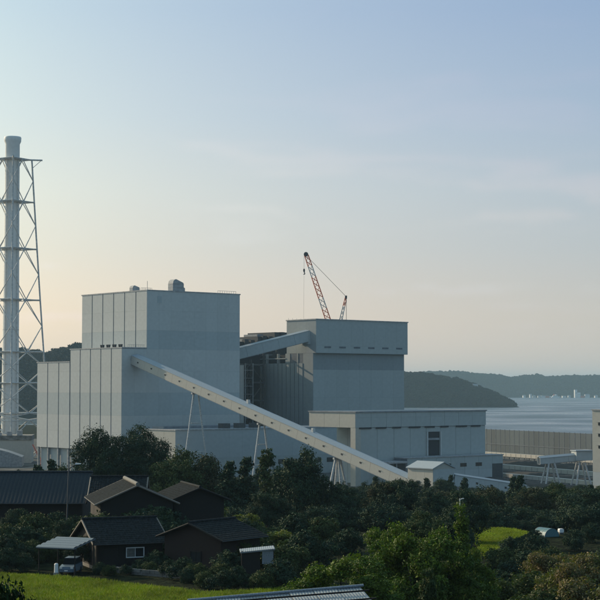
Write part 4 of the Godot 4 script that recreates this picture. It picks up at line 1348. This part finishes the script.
func build_trees() -> void:
	var dark := [Color(0.032, 0.058, 0.034), Color(0.04, 0.068, 0.036), Color(0.052, 0.075, 0.036), Color(0.028, 0.052, 0.036)]
	var mid := [Color(0.055, 0.08, 0.03), Color(0.07, 0.09, 0.03), Color(0.048, 0.075, 0.032), Color(0.085, 0.1, 0.035)]
	var fresh := [Color(0.08, 0.125, 0.022), Color(0.11, 0.155, 0.026), Color(0.06, 0.1, 0.024), Color(0.14, 0.175, 0.03)]
	var yellow := [Color(0.2, 0.2, 0.045), Color(0.15, 0.16, 0.04), Color(0.1, 0.13, 0.04)]
	var brown := [Color(0.05, 0.07, 0.034), Color(0.075, 0.075, 0.036), Color(0.085, 0.075, 0.04), Color(0.04, 0.06, 0.03)]
	var rust := [Color(0.2, 0.14, 0.075), Color(0.15, 0.145, 0.06), Color(0.22, 0.15, 0.08), Color(0.11, 0.13, 0.055)]
	# woodland trees, about 9 m
	for k in 4:
		make_kind("wood%d" % k, 100 + k, ring_lobes(100 + k, 7, 3.2, 7.6, 2.8, 1.7, 2.3), 4.0, 0.28, 180, 130, 0.8, 0.22, [dark, mid, dark, brown][k])
	# the tall pair behind the farmhouses
	for k in 2:
		make_kind("big%d" % k, 110 + k, ring_lobes(110 + k, 9, 5.0, 14.6, 4.6, 2.3, 3.1), 7.5, 0.4, 460, 110, 1.0, 0.24, dark)
	make_kind("conifer", 120, [[Vector3(0, 2.2, 0), Vector3(2.2, 1.4, 2.2)], [Vector3(0.2, 4.0, 0), Vector3(1.8, 1.5, 1.8)], [Vector3(-0.1, 5.8, 0.1), Vector3(1.3, 1.5, 1.3)], [Vector3(0, 7.6, 0), Vector3(0.8, 1.4, 0.8)], [Vector3(0, 9.2, 0), Vector3(0.35, 1.0, 0.35)]], 8.0, 0.24, 190, 38, 0.55, 0.34, dark, "leaf", 0.3)
	make_kind("shrub", 121, ring_lobes(121, 6, 0.7, 1.9, 1.1, 0.7, 0.9), 0.9, 0.09, 120, 70, 0.38, 0.14, mid)
	make_kind("dark_shrub", 122, ring_lobes(122, 6, 0.7, 1.9, 1.1, 0.75, 0.95), 0.9, 0.09, 120, 70, 0.36, 0.14, dark)
	make_kind("undergrowth", 124, ring_lobes(124, 6, 0.7, 1.9, 1.1, 0.75, 0.95), 0.9, 0.09, 120, 100, 0.36, 0.11, dark)
	make_kind("yellow_bush", 123, ring_lobes(123, 7, 1.4, 4.2, 1.9, 1.0, 1.3), 1.8, 0.14, 190, 48, 0.5, 0.24, yellow, "leaf_fresh")
	# nearer trees with finer leaves
	make_kind("fresh0", 130, ring_lobes(130, 15, 1.8, 7.0, 3.7, 0.75, 1.35), 3.4, 0.24, 600, 90, 0.46, 0.14, fresh, "leaf_fresh", 0.2)
	make_kind("fresh1", 131, ring_lobes(131, 13, 1.5, 6.6, 3.0, 0.65, 1.25), 3.0, 0.22, 560, 90, 0.42, 0.13, fresh, "leaf_fresh", 0.2)
	var spire := []
	for k in 10:
		var f := k / 9.0
		var w := lerpf(1.75, 0.16, pow(f, 0.8))
		spire.append([Vector3(sin(k * 2.2) * 0.28 * (1.0 - f), 1.6 + f * 8.0, cos(k * 1.9) * 0.28 * (1.0 - f)), Vector3(w, 0.85, w)])
	spire.append([Vector3(1.35, 5.2, 0.2), Vector3(0.55, 1.0, 0.55)])
	make_kind("fresh_spire", 132, spire, 8.6, 0.2, 440, 80, 0.32, 0.14, fresh, "leaf_fresh", 0.1)
	make_kind("rust_bush", 133, ring_lobes(133, 8, 1.2, 4.6, 2.4, 0.9, 1.4), 2.2, 0.15, 420, 80, 0.5, 0.14, rust, "leaf_fresh", 0.0)
	make_kind("olive_bush", 134, ring_lobes(134, 8, 0.8, 4.0, 2.6, 1.0, 1.5), 2.0, 0.15, 440, 80, 0.5, 0.15, mid, "leaf_fresh", 0.0)
	var climb := []
	for k in 9:
		climb.append([Vector3(sin(k * 1.7) * 0.25, 0.7 + k * 0.95, cos(k * 2.1) * 0.25), Vector3(0.85, 0.85, 0.85) * (1.0 + 0.12 * sin(k * 2.3))])
	climb.append([Vector3(0.15, 9.0, 0), Vector3(1.05, 1.0, 1.05)])
	make_kind("climber", 135, climb, 9.0, 0.16, 240, 48, 0.34, 0.2, mid)
	make_kind("near_leaves", 136, ring_lobes(136, 7, 1.8, 3.6, 0.9, 0.5, 0.7), 2.4, 0.06, 150, 30, 0.28, 0.14, [Color(0.02, 0.04, 0.015), Color(0.03, 0.055, 0.018)], "leaf", 0.5)

	# fields first
	var far_edge := PackedVector2Array([Vector2(-36, 163.5), Vector2(-30.11, 162.0), Vector2(-23.64, 159.6), Vector2(-18.24, 155.5), Vector2(-13.09, 151.0), Vector2(-9.1, 147.0), Vector2(-5.04, 148.0), Vector2(-0.75, 151.0), Vector2(-0.6, 128), Vector2(-0.6, 112), Vector2(-36, 112)])
	rice("rice_crop", "bright green rice crop filling the field at lower left", far_edge, 0.2, 41)
	var right := PackedVector2Array([Vector2(20.6, 180), Vector2(24, 190), Vector2(29.5, 203), Vector2(30, 208), Vector2(28.5, 214), Vector2(25.5, 218), Vector2(22.5, 219)])
	rice("rice_crop", "bright green crop in the small field right of the pointed tree", right, 0.22, 42)

	# large trees behind the village
	var big := [
		["big0", "tall broad dark tree behind the farmhouses, left of two", -31.91, 262, Vector3(1.0, 1.1, 1.0)],
		["big1", "tall broad dark tree behind the farmhouses, right of two", -26.28, 266, Vector3(1.05, 1.08, 1.05)],
		["wood1", "dark tree right of the tall broad pair", -19.96, 255, Vector3(1.35, 1.5, 1.35)],
		["wood3", "dark tree behind the cottage ridge", -15.46, 262, Vector3(1.35, 1.5, 1.35)],
		["conifer", "dark pointed tree behind the barn ridge near the lamp pole", -43.93, 285, Vector3(1.3, 1.36, 1.3)],
		["conifer", "dark pointed tree behind the barn ridge, farther left", -47.55, 292, Vector3(1.4, 1.26, 1.4)],
		["wood3", "green tree behind the barn ridge at the left edge", -55.2, 300, Vector3(1.3, 1.3, 1.3)],
		["wood1", "green tree behind the barn ridge, second from the left edge", -52.92, 304, Vector3(1.2, 1.25, 1.2)],
		["wood1", "dark tree behind the barn between pole and broad trees", -39.68, 280, Vector3(1.3, 1.4, 1.3)],
		["conifer", "leftmost of the dark pointed trees beside the ivy column", -10.94, 248, Vector3(1.3, 1.1, 1.3)],
		["conifer", "dark pointed tree just left of the ivy column", -8.52, 254, Vector3(1.4, 1.2, 1.4)],
		["wood0", "big round dark tree right of the ivy column", -0.6, 240, Vector3(1.3, 1.42, 1.3)],
		["wood2", "dark tree behind the reddish house, under the ivy column", -4.27, 215, Vector3(0.8, 0.62, 0.8)],
		["wood2", "round dark tree at the right edge beyond the teal tunnel", 44.72, 250, Vector3(1.25, 0.8, 1.25)]]
	for a in big:
		tree(a[0], "village_tree" if a[0] != "conifer" else "cedar_tree", a[1], "tree", "large trees round the village", a[2], a[3], a[4], rng.randf() * 360.0)
	var hedge := [["wood2", "bushy dark tree before the gabled farmhouse", -21.28, 182.5, 0.55], ["wood0", "round dark tree between gabled farmhouse and cottage", -15.71, 181, 0.62], ["wood1", "olive tree right of the reddish farmhouse", -5.9, 167, 0.42], ["wood2", "bushy dark tree right behind the carport", -26.55, 183, 0.5], ["wood0", "round dark tree at the reddish farmhouse's rear corner", -5.3, 178, 0.55], ["wood2", "low bushy tree before the barn's left end", -35.24, 200, 0.5]]
	hedge.append_array([["wood0", "round dark tree behind the bright thicket, left of the small field", 15.81, 170, 0.78], ["wood2", "bushy dark tree at the small field's left edge", 20.18, 196, 0.8], ["wood1", "olive tree behind the bright thicket's middle", 12.27, 165, 0.75]])
	hedge.append(["wood2", "added bushy dark tree shading the front farmhouse's left gable", -23.24, 172, 0.4])  # tree added to keep the sun off this gable
	for a in hedge:
		tree(a[0], "garden_tree", a[1], "tree", "small trees between the houses", a[2], a[3], Vector3.ONE * a[4], rng.randf() * 360.0)
	tree("climber", "ivy_column", "tall narrow column of ivy with a rounded top", "climbing plant", "", -4.9, 232, Vector3(1.1, 1.2, 1.1), 40)
	tree("climber", "ivy_column", "small vine covered stump in front of the bright green trees", "climbing plant", "", 6.14, 78, Vector3(0.4, 0.72, 0.4), 10)
	tree("yellow_bush", "garden_bush", "sunlit yellow green bush beside the cottage", "bush", "", -10.76, 197, Vector3(1.1, 1.0, 1.1), 30)
	tree("yellow_bush", "garden_bush", "spreading yellow green bush below the ivy column", "bush", "", -6.7, 200, Vector3(1.0, 0.75, 1.0), 130)
	tree("yellow_bush", "garden_bush", "yellow tipped bush right of the reddish house", "bush", "", -1.64, 176, Vector3(1.1, 0.75, 1.1), 220)

	# foreground trees
	var front := [
		["fresh0", "bright green tree right of the sheet roof hut", 2.66, 96, Vector3(1.1, 1.0, 1.1)],
		["fresh1", "bright green tree low behind the hut roof end", 1.41, 104, Vector3(1.0, 0.85, 1.0)],
		["fresh1", "tallest bright green tree in the foreground thicket", 5.47, 108, Vector3(1.1, 1.34, 1.1)],
		["fresh0", "bright green bushy tree left of the pointed tree", 7.96, 106, Vector3(1.15, 1.2, 1.15)],
		["fresh_spire", "pointed bright green tree below the white lamp post", 11.0, 110, Vector3(1.1, 1.05, 1.1)],
		["fresh1", "green tree right of the pointed tree, at its foot", 11.6, 112, Vector3(0.85, 1.08, 0.85)],
		["fresh1", "green tree left of the pointed tree, at its foot", 9.64, 109, Vector3(1.0, 1.28, 1.0)],
		["olive_bush", "dark green bush at bottom centre in front of the thicket", 4.39, 84, Vector3(1.0, 0.8, 1.0)],
		["olive_bush", "dark green bush at bottom right of the vine stump", 9.0, 86, Vector3(1.4, 0.95, 1.1)],
		["olive_bush", "dark olive bush below the small right field", 17.41, 128, Vector3(1.4, 0.95, 1.2)],
		["olive_bush", "dark olive bush at the bottom, right of centre", 12.47, 92, Vector3(1.4, 0.9, 1.2)],
		["rust_bush", "reddish brown bush at the right edge, rear one", 20.62, 120, Vector3(1.2, 1.25, 1.2)],
		["rust_bush", "reddish brown bush at the right edge, front one", 17.65, 98, Vector3(1.2, 1.15, 1.2)],
		["olive_bush", "olive bush between the reddish bushes and the thicket", 17.16, 112, Vector3(1.2, 1.05, 1.2)],
		["rust_bush", "brownish bush below the teal tunnel", 21.84, 140, Vector3(1.1, 0.95, 1.1)],
		["olive_bush", "dark bush at the bottom right corner", 13.44, 84, Vector3(1.5, 0.95, 1.2)]]
	for a in front:
		tree(a[0], "thicket_tree" if a[0].begins_with("fresh") else "thicket_bush", a[1], "tree" if a[0].begins_with("fresh") else "bush", "foreground thicket", a[2], a[3], a[4], rng.randf() * 360.0)
	tree("near_leaves", "near_sapling", "dark leafy sapling top in the bottom left corner", "sapling", "", -5.36, 30, Vector3(0.5, 0.71, 0.5), 0)

	# garden shrubs
	var shrubs := [[-35.04, 192, 1.3], [-32.43, 188, 1.2], [-30.40, 190, 1.1], [-29.70, 176, 1.1], [-31.32, 174, 1.3], [-33.82, 178, 1.5], [-28.26, 178, 0.9], [-31.85, 182, 1.4], [-29.97, 183, 1.2], [-28.60, 186, 1.1], [-26.00, 200, 0.9], [-24.01, 197, 0.9], [-23.10, 183, 2.1], [-21.27, 181, 1.7], [-19.68, 182, 2.0], [-17.86, 182, 1.8], [-16.47, 183, 2.2], [-15.11, 186, 2.1], [-15.66, 179, 1.2], [-13.37, 186, 1.0], [-23.98, 181, 1.1], [-14.95, 184, 0.9], [-13.64, 176, 0.8], [-14.70, 168, 0.9], [-15.47, 165, 0.6], [-13.04, 163, 0.7], [-11.87, 161, 0.9], [-10.34, 159, 0.8], [-6.80, 160, 1.2], [-5.50, 163, 1.0], [-7.70, 158, 0.9], [-16.60, 166, 0.6], [-20.75, 166, 0.5], [-2.40, 160, 1.4], [-30.87, 168, 1.0], [-28.77, 168, 0.8], [-5.38, 172, 1.6], [-13.50, 180, 1.6], [-23.36, 178, 1.2], [-32.34, 196, 1.7], [-30.25, 200, 1.5], [-27.97, 198, 1.4], [-19.27, 164, 0.5], [-17.74, 165, 0.45], [-11.06, 158, 0.6], [-9.14, 154, 0.7], [-7.41, 152, 0.8], [-5.70, 152, 0.9], [-3.56, 150, 0.9], [-1.90, 152, 1.2], [-3.11, 166, 1.2], [-1.00, 160, 1.5], [1.06, 170, 1.6], [0.00, 190, 1.7], [2.61, 190, 1.7], [4.95, 180, 1.4], [-5.62, 180, 1.2], [-3.76, 188, 1.3], [27.31, 190, 1.0], [23.85, 180, 1.0], [20.42, 165, 1.2], [25.74, 176, 1.2], [22.00, 160, 1.2], [26.04, 168, 1.1], [32.30, 190, 1.0], [36.25, 200, 1.0], [16.88, 150, 1.0], [17.50, 140, 1.3], [30.00, 160, 1.3], [25.78, 150, 1.2]]
	for i in shrubs.size():
		var a: Array = shrubs[i]
		var x: float = a[0]
		var left: bool = a[0] / a[1] < 0.031
		tree("dark_shrub" if i % 3 else "shrub", "shrub", shrub_label(x, a[1], a[2], i % 3 == 0, left), "shrub", "garden shrubs" if left else "slope shrubs", x, a[1], Vector3.ONE * a[2], rng.randf() * 360.0)

	# undergrowth that closes the gaps below the trees
	var ug := RandomNumberGenerator.new()
	ug.seed = 91
	var spots: Array[Transform3D] = []
	for i in 1500:
		var d := ug.randf_range(226.0, 420.0)
		var x := ug.randf_range(-0.2, 0.21) * d
		var px := x / d
		if d < 236.0 and px > 0.1 and px < 0.175:
			continue
		var k := ug.randf_range(0.8, 2.0)
		spots.append(Transform3D(Basis(Vector3.UP, ug.randf() * TAU).scaled(Vector3(k * 1.2, k, k * 1.2)), on_ground(x, d, 0.3)))
	var mm := MultiMesh.new()
	mm.transform_format = MultiMesh.TRANSFORM_3D
	mm.mesh = kinds["undergrowth"][0]
	mm.instance_count = spots.size()
	for i in spots.size():
		mm.set_instance_transform(i, spots[i])
	var o := MultiMeshInstance3D.new()
	o.name = "undergrowth"
	o.multimesh = mm
	o.material_override = M["leaf"]
	add_child(o)
	tag(o, "dense dark undergrowth on the slope below the belt trees", "undergrowth", "", "stuff")

	# tree belt between village and plant
	var r := RandomNumberGenerator.new()
	r.seed = 77
	var rows := [240.0, 250.0, 262.0, 276.0, 292.0, 310.0, 330.0, 352.0, 376.0, 402.0, 430.0, 460.0, 492.0, 524.0, 552.0]
	for d0: float in rows:
		var half: float = d0 * 0.1875 + 6.0
		var x := -half
		while x < half:
			var d: float = d0 + r.randf_range(-6.0, 6.0)
			var px := 300.0 + x / d * 1600.0
			var s := r.randf_range(0.7, 1.05)
			var k := r.randi() % 5
			# behind the village the belt stays low, the plant's trestle feet show above it
			var right_side := px > 318.0
			var skip: bool = not right_side and (d0 < 300.0 or r.randf() < 0.35)
			if d0 < 260.0 and px > 465.0:
				skip = true
			if px < 60.0 and d0 > 460.0:
				skip = true
			if not skip:
				var tall := s * (0.92 if right_side else 1.1)
				if d0 > 480.0:
					tall *= 0.8
				if px > 480.0 and d0 > 330.0:
					tall *= 0.78
				tree("wood%d" % (k % 4) if k < 4 else "conifer", "belt_tree", belt_label(px, d0, k, s), "tree", "belt trees on the right" if right_side else "strip trees behind the village", x, d, Vector3(s, tall, s), r.randf() * 360.0)
			x += r.randf_range(6.0, 10.5) * (0.75 + d0 / 1200.0)

func shrub_label(x: float, d: float, size: float, pale: bool, left: bool) -> String:
	# named after the nearest thing one can find
	var marks := [["the barn", -37.0, 208.0], ["the carport", -24.0, 165.0], ["the front farmhouse", -19.5, 170.0], ["the gabled farmhouse", -20.0, 185.0], ["the reddish farmhouse", -9.3, 165.0], ["the lean-to shed", -4.3, 158.0], ["the cottage", -13.0, 190.0], ["the big round tree", -1.0, 200.0], ["the bright thicket", 6.0, 160.0]] if left else [["the small right field", 25.0, 185.0], ["the teal tunnel", 32.0, 206.0], ["the reddish brown bushes", 22.0, 145.0], ["the right border", 36.0, 175.0]]
	var best: Array = marks[0]
	for m in marks:
		if Vector2(m[1] - x, m[2] - d).length() < Vector2(best[1] - x, best[2] - d).length():
			best = m
	var side := "in front of" if d < best[2] - 3.0 else ("behind" if d > best[2] + 3.0 else "beside")
	var where := "left part" if x < best[1] - 1.5 else ("right part" if x > best[1] + 1.5 else "middle")
	return "%s %s shrub %s %s, at its %s" % ["large" if size > 1.35 else ("small" if size < 0.85 else "medium"), "olive green" if pale else "dark green", side, best[0], where]

func belt_label(px: float, d: float, k: int, s: float) -> String:
	var zones := [[20.0, "behind the barn roof"], [80.0, "behind the barn's right end"], [150.0, "behind the gabled farmhouse"], [210.0, "behind the cottage"], [255.0, "left of the ivy column"], [318.0, "right of the ivy column"], [345.0, "below the splayed trestle"], [380.0, "below the lower conveyor"], [410.0, "below the conveyor's foot"], [435.0, "below the small gabled house"], [460.0, "right of the small gabled house"], [485.0, "below the low covered conveyor"], [510.0, "below the dark roller door"], [540.0, "below the coal yard"], [570.0, "below the white trestles"], [900.0, "below the beige tower"]]
	var where := ""
	for z in zones:
		if px < z[0]:
			where = z[1]
			break
	var row := "front" if d < 290.0 else ("second" if d < 345.0 else ("middle" if d < 400.0 else ("fourth" if d < 480.0 else "rearmost")))
	var look: String = ["dark round", "olive round", "dark bushy", "brownish", "dark pointed"][k]
	return "%s %s tree in the belt's %s rows, %s" % ["tall" if s > 0.9 else "low", look, row, where]
